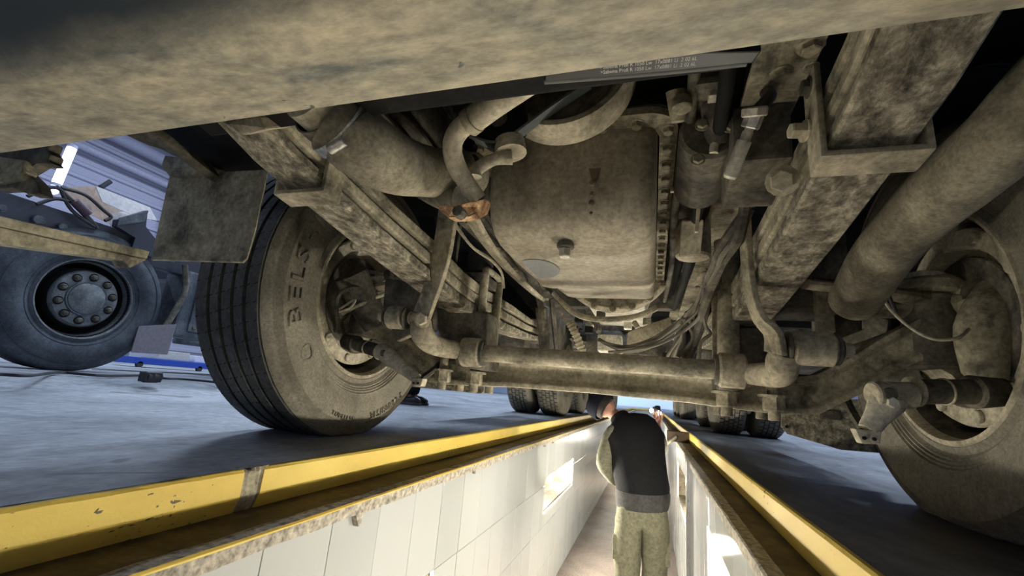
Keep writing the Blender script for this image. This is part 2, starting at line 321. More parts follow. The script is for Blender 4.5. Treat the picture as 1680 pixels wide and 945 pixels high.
# niches in the pit walls (y0, y1, z0, z1)
NL = [(.359, 1.529, -.66, -.405), (3.20, 4.38, -.585, -.35), (-2.2, -1.2, -.585, -.35), (7, 8.1, -.585, -.35), (11, 12, -.585, -.35)]
NR = [(1.0, 2.18, -.56, -.265), (3.45, 4.5, -.56, -.265), (-2.0, -1.0, -.56, -.30), (8, 9, -.56, -.30)]
rows = [-.118, -.405, -.672, -.935, PITZ]
nichem = dusty('grimy niche plaster', (.07, .055, .035), (.13, .11, .075), (.19, .165, .12), 12, bump=.3)
def pitwall(side, x, niches, name):
    s = -1 if side == 'l' else 1
    W = MB(); D = .16
    def slab(y0, y1, z0, z1): W.add(*boxv((x+s*(.02+D/2), (y0+y1)/2, (z0+z1)/2), (D, y1-y0, z1-z0)))
    ys = sorted(niches); y = PST
    for (a, b, z0, z1) in ys:
        slab(y, a, PITZ, -.1); slab(a, b, PITZ, z0); slab(a, b, z1, -.1); y = b
    slab(y, PEND, PITZ, -.1)
    W.add(*boxv((x+s*(.02+D+.02), (PST+PEND)/2, (PITZ-.1)/2), (.04, PEND-PST, -PITZ-.1)))
    wall = struct(W.build(name, grout))
    cnt = 0
    Y = -1.2 if side == 'l' else -.6
    y = .749-.195*10
    bigm = {}
    while y < 5.2:
        for r in range(4):
            z1, z0 = rows[r], rows[r+1]
            cells = [(y, y+.195, z0, z1)]
            for (a, b, c, d) in niches:
                nc = []
                for (p, q, u, v) in cells:
                    if q <= a or p >= b or v <= c or u >= d: nc.append((p, q, u, v)); continue
                    if p < a: nc.append((p, a, u, v))
                    if q > b: nc.append((b, q, u, v))
                    pp, qq = max(p, a), min(q, b)
                    if u < c: nc.append((pp, qq, u, c))
                    if v > d: nc.append((pp, qq, d, v))
                cells = nc
            for (p, q, u, v) in cells:
                if q-p < .012 or v-u < .012: continue
                key = (round(q-p, 3), round(v-u, 3))
                if key not in bigm:
                    gap = .0022
                    vv, ff = boxv((0, 0, 0), (.02, q-p-gap, v-u-gap)); t = mk('tile', vv, ff, tilem, None, False, .0016)
                    bigm[key] = t.data; bpy.data.objects.remove(t)
                o = bpy.data.objects.new('tile', bigm[key]); COL.objects.link(o); o.parent = wall
                o.location = (x+s*(.012+random.uniform(-.0006, .0006)), (p+q)/2, (u+v)/2); cnt += 1
                o.rotation_euler = (0, random.uniform(-.003, .003), random.uniform(-.004, .004))
        y += .195
    y1 = y
    T = MB()
    yy = y1
    for (a, b, c, d) in [n for n in sorted(niches) if n[0] > y1]:
        T.add(*boxv((x+s*.012, (yy+a)/2, (PITZ-.118)/2), (.02, a-yy, -PITZ-.118)))
        T.add(*boxv((x+s*.012, (a+b)/2, (PITZ+c)/2), (.02, b-a, c-PITZ))); T.add(*boxv((x+s*.012, (a+b)/2, (d-.118)/2), (.02, b-a, -.118-d))); yy = b
    T.add(*boxv((x+s*.012, (yy+PEND)/2, (PITZ-.118)/2), (.02, PEND-yy, -PITZ-.118)))
    t = T.build('far_tiling', tileg, wall); t['kind'] = 'stuff'
    # ledge, lip and kerb
    xe = XL if side == 'l' else XR
    P = [(xe-s*(-.012), -.002), (xe, -.004), (xe-s*.004, -.012), (xe-s*.004, -.055), (xe+s*.004, -.085), (xe+s*.03, -.085), (xe+s*.03, -.03)]
    def ext(prof, y0, y1, n=1, jit=0):
        b = MB(); m = len(prof); v = []
        for j in range(n+1):
            yj = y0+(y1-y0)*j/n
            for k, (a, c) in enumerate(prof): v.append((a+random.uniform(-jit, jit), yj, c+random.uniform(-jit, jit)))
        f = [tuple(range(m)), tuple(n*m+i for i in range(m))[::-1]]
        for j in range(n):
            for i in range(m): f.append((j*m+i, j*m+(i+1) % m, (j+1)*m+(i+1) % m, (j+1)*m+i))
        b.add(v, f); return b
    K = [(xe+s*.02, -.001), (xe-s*.001, -.001), (xe-s*.006, -.006), (xe-s*.006, -.052), (xe+s*.006, -.088), (xe+s*.02, -.088)]
    ycut = Q(408, 790, X=XL).y if side == 'l' else 40
    segs = [(PST, ycut-.02), (ycut+.03, PEND)] if side == 'l' else [(PST, PEND)]
    for a, b in segs: ext(K, a, b, 120, .0007).build('kerb_angle', yellow, wall)
    if side == 'l':
        ext([(a-s*-.003, c) for a, c in K], ycut-.035, ycut+.05, 14, .003).build('kerb_joint', dust, wall)
    e = TL if side == 'l' else TR
    ext([(xe+s*.03, -.086), (e-s*.002, -.086), (e-s*.002, -.10), (xe+s*.03, -.10)], PST, PEND, 60, .0008).build('ledge', shelfm, wall)
    lp = ext([(e-s*.012, -.085), (e-s*.016, -.089), (e-s*.015, -.118), (e+s*.01, -.121), (e+s*.02, -.085)], PST, PEND, 420, .0012)
    for v in lp.v:
        if v.z < -.112 and abs(v.x-e) < .02: v.z += noise.noise(Vector((v.y*6, 0, s)))*.004
    lo = lp.build('concrete_lip', concl, wall)
    ext([(e-s*.0135, -.0845), (e-s*.0175, -.0875), (e-s*.0175, -.0905), (e-s*.012, -.0885)], PST, PEND, 200, .0007).build('lip_edge', yellow if side == 'l' else concl, wall)
    # niche reveals and bulbs
    for (a, b, c, d) in niches:
        nb = MB(); th = .012; xm = x+s*.10; dx = .17
        nb.add(*boxv((xm, (a+b)/2, c+th/2), (dx, b-a, th))); nb.add(*boxv((xm, (a+b)/2, d-th/2), (dx, b-a, th)))
        nb.add(*boxv((xm, a+th/2, (c+d)/2), (dx, th, d-c))); nb.add(*boxv((xm, b-th/2, (c+d)/2), (dx, th, d-c)))
        nb.add(*boxv((x+s*.175, (a+b)/2, (c+d)/2), (th, b-a, d-c)))
        nb.build('niche_lining', nichem, wall)
    return wall
wl = pitwall('l', TL, NL, 'wall_pit_left'); wr = pitwall('r', TR, NR, 'wall_pit_right')
# mortar drips hanging from the left lip
for px, py, wd, ht in [(592, 838, .022, .036), (780, 776, .006, .02), (895, 730, .01, .022), (908, 727, .009, .02)]:
    p = Q(px, py, X=TL+.012)
    prism('mortar_drip', [(TL-.002, p.y-wd, -.112), (TL-.002, p.y-wd*.55, -.112-ht*.5), (TL-.002, p.y-wd*.1, -.112-ht), (TL-.002, p.y+wd*.25, -.112-ht*.95), (TL-.002, p.y+wd*.6, -.112-ht*.35), (TL-.002, p.y+wd*1.3, -.112)], (.016, 0, 0), concl, wl, .002)
p = Q(1119, 800, X=TR-.01)
struct(box('trim_1', (TR-.014, 3.1, PITZ), (TR+.006, 3.17, -.12), plain('grey trim', (.28, .28, .28), .4), None, .003))
struct(box('wall_pit_end', (TL-.1, PEND, PITZ), (TR+.1, PEND+.1, -.01), tileg)); struct(box('wall_pit_start', (TL-.1, PST-.1, PITZ), (TR+.1, PST, -.01), tileg))
box('kerb_angle', (XL-.05, PEND-.06, -.05), (XR+.05, PEND+.03, .004), yellow, wl, .004)
def lampbulb(x, y, z, lbl):
    t = thing('niche_lamp', lbl, 'lamp', (x, y, z), 'round bulbs in the pit wall niches')
    s = 1 if x > -.2 else -1
    v, f = lathev([(-.03*s*0-.028, .0), (-.026, .012), (-.01, .026), (.008, .028), (.022, .018), (.028, 0)], (x, y, z), (1, 0, 0), 16)
    mk('bulb', v, f, bulbm, t, True); cyl('socket', (x+s*.028, y, z), (x+s*.12, y, z), .018, alum, t)
lampbulb(-.755, 3.28, -.40, 'round bulb glowing at the near end of the left wall niche beside the person')
lampbulb(.27, 3.60, -.31, 'round bulb glowing in the right wall niche behind the person')
lampbulb(.26, 2.05, -.297, 'round bulb in the nearest right wall niche')

# hall shell
def siding():
    b = MB(); xs = -12.6; prof = []
    z = 0
    while z < 6.6:
        prof += [(xs, z), (xs, z+.16), (xs+.05, z+.19), (xs+.05, z+.26), (xs, z+.29)]; z += .30
    v = []; f = []
    for y in (-6, 31): v += [(a, y, c) for a, c in prof]
    m = len(prof); f = [(i, i+1, m+i+1, m+i) for i in range(m-1)]
    b.add(v, f); return b.build('wall_left', hallw)
struct(siding())
for z, r in [(4.75, .09), (5.35, .16), (5.8, .10)]:
    struct(cyl('trim_2', (-12.4, -6, z), (-12.4, 31, z), r, hallw))
for y in (-4, 1.5, 7.5, 13, 18.5, 24): struct(box('trim_3', (-12.55, y, 0), (-12.3, y+.25, 6.6), hallw))
struct(box('ceiling', (-13, -6, 6.6), (9, 31, 6.7), hallw)); struct(box('wall_right', (9, -6, 0), (9.1, 31, 6.6), hallw))
struct(box('wall_back', (-13, 30.5, -.1), (9, 30.6, 6.6), plain('pale blue gate cladding', (.62, .72, .9), .5)))
struct(box('wall_front', (-13, -6.1, 0), (9, -6, 6.6), hallw))

# ================================================================= THE LORRY OVER THE PIT
LY = thing('lorry', 'dusty truck tractor standing over the inspection pit, seen from below', 'truck', (-.18, 1.42, 0))
CX = -.18
# ---- bumper: wide curved painted panel, lip at the rear
prof = [(.335, .499), (.329, .4935), (.30, .489), (.235, .476), (.205, .473), (.182, .478), (.165, .492), (.148, .52), (.125, .57), (.10, .66), (.085, .80), (.08, 1.0)]
xs = [-1.42, -1.40, -1.3]+[-1.2+.1*i for i in range(21)]+[.94, 1.04, 1.06]
v = []; f = []
for i, x in enumerate(xs):
    e = max(0, abs(x-CX)-1.05)
    for (y, z) in prof: v.append((x, y+e*e*.5, z))
    for (y, z) in [(.10, 1.0), (.105, .8), (.118, .66), (.145, .575), (.175, .515), (.21, .49), (.30, .507), (.334, .512)]: v.append((x, y+e*e*.5, z))
m = len(prof)+8
for i in range(len(xs)-1):
    for k in range(m): f.append((i*m+k, i*m+(k+1) % m, (i+1)*m+(k+1) % m, (i+1)*m+k))
f += [tuple(range(m)), tuple((len(xs)-1)*m+k for k in range(m))[::-1]]
mk('bumper', v, f, bump_m, LY, True)
# ---- cab floor, radiator support, and the dark mass above
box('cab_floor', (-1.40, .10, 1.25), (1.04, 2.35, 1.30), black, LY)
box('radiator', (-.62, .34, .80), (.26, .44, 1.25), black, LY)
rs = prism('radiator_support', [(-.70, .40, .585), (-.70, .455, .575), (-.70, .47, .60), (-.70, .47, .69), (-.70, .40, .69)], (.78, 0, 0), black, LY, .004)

# ---- wheels
def rot_yz(c, a, r, x): return Vector((x, c[1]+math.cos(a)*r, c[2]+math.sin(a)*r))
def front_wheel(s, xr, cy, cz, ROUT=.518, letters=True):
    """s=+1: axle points to +x inward (left wheel); xr is the plane of the inner rim edge"""
    c = (xr, cy, cz)
    W = .30
    P = []   # (offset inward, radius)
    P += [(-.012, .288), (.0, .296), (.004, .303), (.001, .312), (-.002, .318)]
    for k in range(4): P += [(.004+.004*k, .326+k*.009), (.0065+.004*k, .328+k*.009), (.005+.004*k, .333+k*.009)]
    P += [(.027, .385), (.030, .41), (.029, .44), (.0275, .457)]
    for k in range(6): P += [(.026-k*.0021, .460+k*.0052), (.0285-k*.0021, .4615+k*.0052), (.0255-k*.0021, .464+k*.0052)]
    P += [(.014, .492), (.004, .503), (-.008, .511)]
    x = -.012; gw = .011
    ribs = [(-.012, -.055), (-.066, -.102), (-.113, -.150), (-.161, -.197), (-.208, -.255)]
    for (a, b) in ribs:
        P += [(a, ROUT-.014), (a-.0015, ROUT-(.002 if a == -.012 else 0)), (b+.0015, ROUT), (b, ROUT-.014)]
    P += [(-.262, .508), (-.275, .49), (-.30, .43), (-.296, .38), (-.278, .33), (-.268, .30), (-.26, .288)]
    P = [(h*s, r) for h, r in P]
    v, f = lathev(P, c, (1, 0, 0), 180, True)
    v = [Vector((q.x, q.y, max(q.z, .0015))) if q.z > .0 else Vector((q.x, q.y, .0015)) for q in v]
    t = mk('tyre', v, f, rubber, LY, True); t.data.materials.append(rubberD)
    for p in t.data.polygons:
        if (p.center.x-xr)*s < -.010 and math.hypot(p.center.y-cy, p.center.z-cz) > .46: p.material_index = 1
    # sipes across the ribs
    b = MB()
    for k in range(60):
        a = 2*PI*k/60
        for j, (r0, r1) in enumerate(ribs):
            aa = a+j*.021; 
            if cz+math.sin(aa)*ROUT < .02: continue
            q0 = rot_yz(c, aa, ROUT+.0004, xr+s*(r0-.001)); q1 = rot_yz(c, aa+.012, ROUT+.0004, xr+s*(r0-.013))
            d = Vector((0, -math.sin(aa), math.cos(aa)))*.0016
            b.add([q0-d, q0+d, q1+d, q1-d], [(0, 1, 2, 3)])
            q0 = rot_yz(c, aa+.02, ROUT+.0004, xr+s*(r1+.001)); q1 = rot_yz(c, aa+.012, ROUT+.0004, xr+s*(r1+.013))
            b.add([q0-d, q0+d, q1+d, q1-d], [(0, 1, 2, 3)])
    sp = b.build('sipe', black, t); sp['kind'] = 'stuff'
    # shoulder wear notches, casing ring
    def ringtext(txt, r, a_start, size, flip=1, dep=.0016, sx=1.0):
        sgn = s
        def place(u, vv, ww):
            # letters run so they read upright from the pit side
            a = a_start - flip*sgn*u*sx/r
            rr = r+vv*flip
            xo = .0285 if rr < .45 else .0285-(rr-.45)*.3
            return rot_yz(c, a, rr, xr+s*(xo+.0005+ww+dep))
        return text_obj('lettering', txt, size, rubber, t, place, dep, 1.18)
    if letters == 1:
        ringtext('BELSHINA', .398, 3.54, .072, 1, .0042, 1.45); ringtext('TUBELESS', .452, 4.35, .022, -1, .003, 1.2); ringtext('315/80R22.5', .452, 4.85, .036, -1, .0036, 1.1)
        lathe('casing_ring', [(-.002, .02), (.0005, .022), (.0005, .026), (-.002, .028)], (xr+s*.031, cy+math.cos(PI*1.2)*.395, cz+math.sin(PI*1.2)*.395), (s, 0, 0), rubber, t, 24, True)
    # rim: rolled edge, barrel, disc outside
    R = [(.002, .300), (.007, .296), (.006, .288), (0, .284), (-.02, .280), (-.05, .268), (-.11, .262), (-.16, .262), (-.20, .25), (-.205, .14), (-.215, .14), (-.215, .258), (-.17, .272), (-.11, .272), (-.05, .276), (-.02, .29), (-.005, .300)]
    rm = lathe('wheel_rim', [(h*s, r) for h, r in R], c, (1, 0, 0), dustL, LY, 96, True)
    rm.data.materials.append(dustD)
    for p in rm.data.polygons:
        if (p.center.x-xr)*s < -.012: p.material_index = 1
    # rim barrel coloured dark for the shade inside it; brake drum with bolted flange
    D = [(-.20, .0), (-.20, .215), (-.095, .222), (-.075, .240), (-.055, .250), (-.048, .246), (-.046, .206), (-.056, .198), (-.085, .192), (-.09, .0)]
    dr = lathe('brake_drum', [(h*s, r) for h, r in D], c, (1, 0, 0), dustL, LY, 72)
    for k in range(10):
        a = 2*PI*(k+.3)/10; p = rot_yz(c, a, .227, xr+s*-.047)
        o = cyl('bolt', p, p+Vector((s*.010, 0, 0)), .0155, dustL, dr, 14)
    mk('back_plate', *lathev([(h*s, r) for h, r in [(-.074, .0), (-.074, .175), (-.070, .178), (-.066, .175), (-.066, .12), (-.05, .10), (-.045, .06), (-.045, 0)]], c, (1, 0, 0), 40), dustD, LY, True)
    return t
LC = (-1.07, 1.448, .506); RC = (.70, 1.395, .475)
front_wheel(1, *LC); 
front_wheel(-1, *RC, ROUT=.50 if False else .515, letters=0)

# ---- front axle, knuckles
def axle():
    half = [(0, .275), (.28, .272), (.42, .265), (.52, .262), (.60, .275), (.68, .325), (.76, .385), (.83, .43), (.87, .445)]
    b = MB(); ring = []
    pts = [(CX-x, z) for x, z in half[::-1]]+[(CX+x, z) for x, z in half[1:]]
    for i, (x, z) in enumerate(pts):
        d = abs(x-CX); hh = .048 if d < .6 else .052; fw = .042 if d > .45 else .04; wv = .02 if d < .4 else .026
        if d > .84: hh, fw, wv = .06, .045, .045
        t = .016
        sec = [(-fw, -hh), (fw, -hh), (fw, -hh+t), (wv, -hh+t*1.9), (wv, hh-t*1.9), (fw, hh-t), (fw, hh), (-fw, hh), (-fw, hh-t), (-wv, hh-t*1.9), (-wv, -hh+t*1.9), (-fw, -hh+t)]
        ring.append([Vector((x, 1.42+a, z+c)) for a, c in sec])
    for r in ring: b.v += r
    m = 12; n = len(ring)
    for i in range(n-1):
        for k in range(m): b.f.append((i*m+k, i*m+(k+1) % m, (i+1)*m+(k+1) % m, (i+1)*m+k))
    b.f += [tuple(range(m)), tuple((n-1)*m+k for k in range(m))[::-1]]
    return b.build('front_axle', dust, LY, True, .004)
axle()
for s in (-1, 1):
    kx = CX+s*.88; x0 = CX+s*.9
    # kingpin boss, steering knuckle yoke and its ball arm
    cyl('kingpin_housing', (kx, 1.42, .36), (kx, 1.42, .56), .062, dustD, LY, 24, .056)
    k = cyl('steering_knuckle', (kx, 1.42, .56), (kx, 1.42, .60), .07, dust, LY, 24)
    tube('knuckle_arm', [(kx, 1.42, .59), (kx+s*.05, 1.42, .575), (kx+s*.075, 1.43, .51), (kx+s*.07, 1.43, .43), (kx, 1.42, .345)], [.05, .052, .06, .05, .05], dust, LY, 12, 5, .7)
    cyl('kingpin_cap', (kx, 1.42, .60), (kx, 1.42, .62), .045, alum, k, 16)
    tube('steering_arm', [(kx-s*.02, 1.40, .545), (kx-s*.18, 1.28, .535), (kx-s*.34, 1.22, .535)], [.032, .024, .02], dust, LY, 10, 5, .6)
    tube('tie_rod_arm', [(kx, 1.46, .36), (kx-s*.10, 1.60, .335), (kx-s*.18, 1.70, .33)], [.034, .026, .024], dustD, LY, 10, 5)
    # brake chamber in front/behind of the axle
    cyl('brake_chamber', (kx-s*.02, 1.60, .50), (kx-s*.20, 1.64, .50), .075, dustD, LY, 28)
# track rod
tube('track_rod', [(CX-.70, 1.70, .33), (CX, 1.71, .33), (CX+.70, 1.70, .33)], .022, dustD, LY, 12, 1)

# ---- brake camshaft tubes with slack adjusters
paleM = dusty('pale caked dust', (.36, .33, .255), (.44, .41, .325), (.5, .47, .38), 9, bump=.2)
def slack(side):
    if side == 'r':
        a = Q(1498, 642, Y=1.22); b = Q(1596, 643, Y=1.25); c = Q(1462, 648, Y=1.19); e = Q(1424, 706, Y=1.17)
    else:
        a = Q(625, 577, Y=1.26); b = Q(585, 565, Y=1.30); c = Q(632, 580, Y=1.24); e = Q(685, 622, Y=1.17)
    s = 1 if side == 'r' else -1
    d = (b-a).normalized(); r = prad(a, 20 if side == 'r' else 11)
    tb = cyl('camshaft_tube', a, b, r, dustD, LY, 22)
    cyl('camshaft_tube', b-d*.005, b+d*.07, r*1.35, dustD, LY, 22, r*1.1)
    cyl('clamp_ring', a-d*.004, a+d*.006, r*1.25, dustL, tb, 22)
    cyl('clamp_ring', a+d*(b-a).length*.5, a+d*((b-a).length*.5+.004), r*1.12, dustL, tb, 22)
    ad = (e-c)
    body = MB()
    v, f = tubev([c-ad*.12, c+ad*.2, c+ad*.65, e], [r*1.25, r*1.25, r*.85, r*.7], 14, 5, True, .75, (0, 1, 0)); body.add(v, f)
    o = body.build('slack_adjuster', paleM, LY, True)
    cyl('spline_boss', c-d*r*1.5, c+d*r*1.6, r*1.05, dustL, o, 20)
    fr = Vector((0, -1, 0))
    cyl('adjuster_screw', c+ad*.22+fr*r*.7, c+ad*.22+fr*r*1.25, r*.42, alum, o, 6)
    cyl('grease_cap', c-ad*.02-d*r*.6+fr*r*.8, c-ad*.02-d*r*.6+fr*r*1.15, r*.5, dustD, o, 14)
    pl = e+ad.normalized()*r*.2
    prism('clevis', [pl+Vector((-r*.9, -.01, r*.2)), pl+Vector((r*.9, -.01, r*.2)), pl+Vector((r*.7, -.01, -r*.8)), pl+Vector((-r*.5, -.01, -r*.9))], (0, .03, 0), dustL, o, .003)
    for u in (-.35, .3): cyl('pin', pl+Vector((u*r, -.014, -r*.45)), pl+Vector((u*r, -.006, -r*.45)), r*.14, black, o, 10)
    ca = pl+Vector((-s*.0, .0, .0)); tube('push_rod', [ca+Vector((0, .01, 0)), ca+Vector((s*.05, .22, .06)), ca+Vector((s*.08, .36, .15))], .010, dustD, LY, 8, 4)
slack('r'); slack('l')
# air hose and sensor bits by the left hub
tube('brake_hose', [Q(557, 545, X=-1.08), Q(552, 505, X=-1.0), Q(560, 480, X=-.98), Q(590, 472, X=-.97), Q(632, 478, X=-.96)], .007, dustD, LY, 10)
tube('brake_hose', [Q(560, 515, X=-1.0), Q(590, 500, X=-.97), Q(632, 482, X=-.93)], .007, dust, LY, 10)
tube('sensor_cable', [Q(556, 512, X=-1.0), Q(575, 505, X=-.97), Q(582, 492, X=-.97), Q(556, 508, X=-1.01)], .004, dustL, LY, 8)
p = Q(597, 456, X=-.98); q = Q(628, 457, X=-.96); cyl('adjuster_stud', p, q, .007, alum, LY, 12); cyl('locknut', p+(q-p)*.6, p+(q-p)*.95, .014, alum, LY, 6)
p = Q(634, 452, X=-.955); cyl('hose_union', p, p+Vector((.02, 0, 0)), .022, dustD, LY, 16)
mk('knuckle_casting', *tubev([Q(575, 450, X=-1.02), Q(600, 500, X=-.99), Q(618, 535, X=-.96)], [.06, .055, .045], 14, 5), dustD, LY, True)
mk('knuckle_casting', *tubev([Q(1640, 480, X=.80), Q(1612, 540, X=.74), Q(1625, 610, X=.76)], [.045, .05, .05], 14, 5), dust, LY, True)
# steering fork seen at the right hub
tube('steering_link', [Q(1400, 508, Y=1.45), Q(1470, 508, Y=1.42), Q(1545, 500, Y=1.40), Q(1590, 505, Y=1.40)], [.02, .024, .03, .045], dust, LY, 12)
tube('steering_fork', [Q(1590, 498, Y=1.37), Q(1600, 530, Y=1.36), Q(1610, 575, Y=1.36), Q(1608, 600, Y=1.37)], [.045, .035, .034, .04], dustL, LY, 12, 5, .6)
tube('sensor_cable', [Q(1440, 462, Y=1.25), Q(1455, 500, Y=1.24), Q(1490, 535, Y=1.24), Q(1530, 556, Y=1.24), Q(1570, 555, Y=1.24), Q(1590, 540, Y=1.26)], .0035, dustL, LY, 8)

# ---- leaf springs: three tapered leaves, rebound clips, U bolts
def spring(x0, x1, side):
    s = 1 if side == 'r' else -1
    root = None
    ys = [.40, .50, .62, .80, 1.0, 1.2, 1.40, 1.7, 2.0, 2.25, 2.36]
    zb = [.585, .553, .531, .503, .478, .455, .442, .448, .464, .486, .505]
    th = [.018, .02, .022, .025, .029, .033, .035, .031, .025, .02, .018]
    off = 0
    for L in range(3):
        b = MB(); n = len(ys); yy = list(ys); 
        zz = []
        for i in range(n):
            gap = .0+(.012 if not .28 < (yy[i]-.9) < .75 else .004)
            zz.append(zb[i]+L*(th[i]+gap))
        P = []
        y_ = yy; w = (x1-x0)
        for i in range(n):
            c = .004
            P.append([(x0+c, y_[i], zz[i]), (x0, y_[i], zz[i]+c), (x0, y_[i], zz[i]+th[i]-c), (x0+c, y_[i], zz[i]+th[i]), (x1-c, y_[i], zz[i]+th[i]), (x1, y_[i], zz[i]+th[i]-c), (x1, y_[i], zz[i]+c), (x1-c, y_[i], zz[i])])
        for r in P: b.v += [Vector(q) for q in r]
        for i in range(n-1):
            for k in range(8): b.f.append((i*8+k, i*8+(k+1) % 8, (i+1)*8+(k+1) % 8, (i+1)*8+k))
        b.f += [tuple(range(8)), tuple((n-1)*8+k for k in range(8))[::-1]]
        o = b.build('leaf_spring' if root is None else 'leaf', grime if L == 0 else dust, LY if root is None else root, True)
        if root is None: root = o
    xm = (x0+x1)/2
    # rebound clip: band round the pack with a bolt above
    yc = .585; z0 = .522
    cl = prism('rebound_clip', [(x0-.012, yc-.022, z0), (x0-.012, yc-.022, z0+.135), (x0-.004, yc-.022, z0+.135), (x0-.004, yc-.022, z0+.008), (x1+.004, yc-.022, z0+.008), (x1+.004, yc-.022, z0+.135), (x1+.012, yc-.022, z0+.135), (x1+.012, yc-.022, z0)], (0, .045, -.006), dust, root, .003)
    bolt((x0-.012, yc, z0+.115), (-1, 0, 0), .011, dustD, root); bolt((x1+.012, yc, z0+.115), (1, 0, 0), .011, dustD, root)
    # axle seat block and U-bolts with nuts under the axle
    box('spring_seat', (x0-.008, 1.33, .315), (x1+.008, 1.51, .44), dustD, root, .006)
    box('spring_top_plate', (x0-.01, 1.33, .565), (x1+.01, 1.52, .60), dustD, root, .006)
    for xx in (x0-.012, x1+.012):
        for yy in (1.345, 1.495):
            u = cyl('u_bolt', (xx, yy, .196), (xx, yy, .60), .015, dust, root, 12)
            bolt((xx, yy, .262), (0, 0, -1), .028, dust, u, 'nut', .042, True)
        tube('u_bolt_bow', [(xx, 1.345, .59), (xx, 1.36, .615), (xx, 1.48, .615), (xx, 1.495, .59)], .0115, dust, root, 10)
    # front eye bracket and rear shackle, rubber bump stop
    cyl('spring_eye', (x0, .37, .62), (x1, .37, .62), .038, dustD, root, 20)
    box('spring_hanger', (x0-.012, .33, .60), (x0-.003, .43, .78), dustD, root, .003); box('spring_hanger', (x1+.003, .33, .60), (x1+.012, .43, .78), dustD, root, .003)
    tube('shackle', [(x0-.01, 2.36, .50), (x0-.01, 2.40, .60), (x0-.01, 2.40, .72)], .022, dust, root, 8, 3, .4)
    cyl('spring_eye', (x0-.02, 2.38, .515), (x1+.02, 2.38, .515), .032, dustD, root, 18)
    cyl('bump_stop', (xm, 1.42, .61), (xm, 1.42, .70), .055, rubberD, root, 20, .045)
spring(-.655, -.565, 'l'); spring(.205, .295, 'r')
# ---- frame rails: channel sections
def rail(s):
    xw = CX+s*.395; t = .008; fl = .082
    P = [(0, .70), (-s*fl, .70), (-s*fl, .708), (-s*t, .708), (-s*t, .962), (-s*fl, .962), (-s*fl, .97), (0, .97)]
    r = prism('frame_rail', [(xw+a, .36, z) for a, z in P], (0, 9.0, 0), dustD if s < 0 else dust, LY, .0015)
    for y in [.55, .8, 1.05, 1.3, 1.55, 1.8, 2.1, 2.5]:
        bolt((xw-s*t, y, .76), (-s, 0, 0), .013, dust, r); bolt((xw-s*.04, y+.08, .70), (0, 0, -1), .012, dust, r)
    return r
rl = rail(-1); rr = rail(1)
for y in (.42, 2.5, 4.1, 5.6): prism('crossmember', [(CX-.39, y, .73), (CX-.39, y+.08, .73), (CX-.39, y+.08, .94), (CX-.39, y, .94)], (.78, 0, 0), dustD, LY, .004)
# bracket plate beside the right rail with its big bolt (photo 1290,300) and lugs
p = Q(1250, 300, X=.17); prism('engine_mount', [(.12, p.y-.05, .60), (.12, p.y+.09, .58), (.12, p.y+.09, .70), (.12, p.y-.05, .70)], (.085, 0, 0), dustD, LY, .006)
p = Q(1296, 296, X=.19); bolt(p+Vector((-.01, 0, 0)), (-.3, -1, -.5), .017, dustL, LY, 'bolt', .014)
p = Q(1330, 75, Z=.66); bolt(p, (0, 0, -1), .012, dust, rr); p = Q(1330, 110, Z=.66); bolt(p, (0, 0, -1), .008, dust, rr)
p = Q(1322, 215, X=.19); bolt(p, (-1, -.2, 0), .011, dustL, rr, 'bolt', .02)

# ---- anti-roll bar with links
bar = [Q(640, 512, Y=1.02), Q(668, 540, Y=1.04), Q(690, 553, Y=1.06), Q(722, 573, Y=1.12), Q(775, 578, Y=1.2), Q(900, 588, Y=1.2), Q(1050, 598, Y=1.2), Q(1180, 606, Y=1.2), Q(1250, 612, Y=1.15), Q(1285, 608, Y=1.08), Q(1292, 590, Y=1.03), Q(1300, 575, Y=1.0)]
bar = [Q(690, 530, Y=1.08), Q(694, 550, Y=1.08), Q(712, 566, Y=1.12), Q(745, 574, Y=1.17), Q(775, 578, Y=1.2), Q(900, 587, Y=1.2), Q(1050, 598, Y=1.2), Q(1180, 607, Y=1.2), Q(1240, 614, Y=1.17), Q(1278, 612, Y=1.11), Q(1284, 594, Y=1.08), Q(1290, 575, Y=1.06)]
ab = tube('anti_roll_bar', bar, [.03, .032, .029, .026, .024, .024, .024, .024, .026, .031, .033, .03], dust, LY, 20, 8)
for px, py in ((775, 578), (1200, 608)):
    c = Q(px, py, Y=1.2); 
    bs = lathe('bar_clamp', [(-.032, .026), (-.032, .037), (-.026, .043), (.026, .043), (.032, .037), (.032, .026)], c, (1, 0, 0), dust, ab, 28)
    lathe('rubber_bush', [(-.040, .024), (-.040, .036), (-.031, .038), (-.031, .024)], c, (1, 0, 0), dustD, ab, 28)
    lathe('rubber_bush', [(.040, .024), (.040, .036), (.031, .038), (.031, .024)], c, (1, 0, 0), dustD, ab, 28)
    box('clamp_arm', (c.x-.022, 1.22, c.z-.045), (c.x+.022, 1.39, c.z+.02), dustD, ab, .005)
def eyebush(c, half, r, s):
    d = Vector((s, 0, 0)); c = Vector(c)
    o = cyl('bar_eye', c-d*half, c+d*half, r, dust, ab, 28, None, .006)
    cyl('washer', c-d*(half+.008), c-d*half, r*.95, dustD, o, 24); cyl('washer', c+d*half, c+d*(half+.008), r*.9, dustD, o, 24)
    bolt(c-d*(half+.016), -d, r*.42, dustL, o, 'bolt', .024); bolt(c+d*(half+.014), d, r*.42, dustL, o, 'bolt', .018)
    return o
cr = Q(1332, 572, Y=1.06); eyebush(cr, .040, .036, 1)
cl_ = Q(652, 521, Y=1.06); eyebush(cl_, .027, .033, -1)
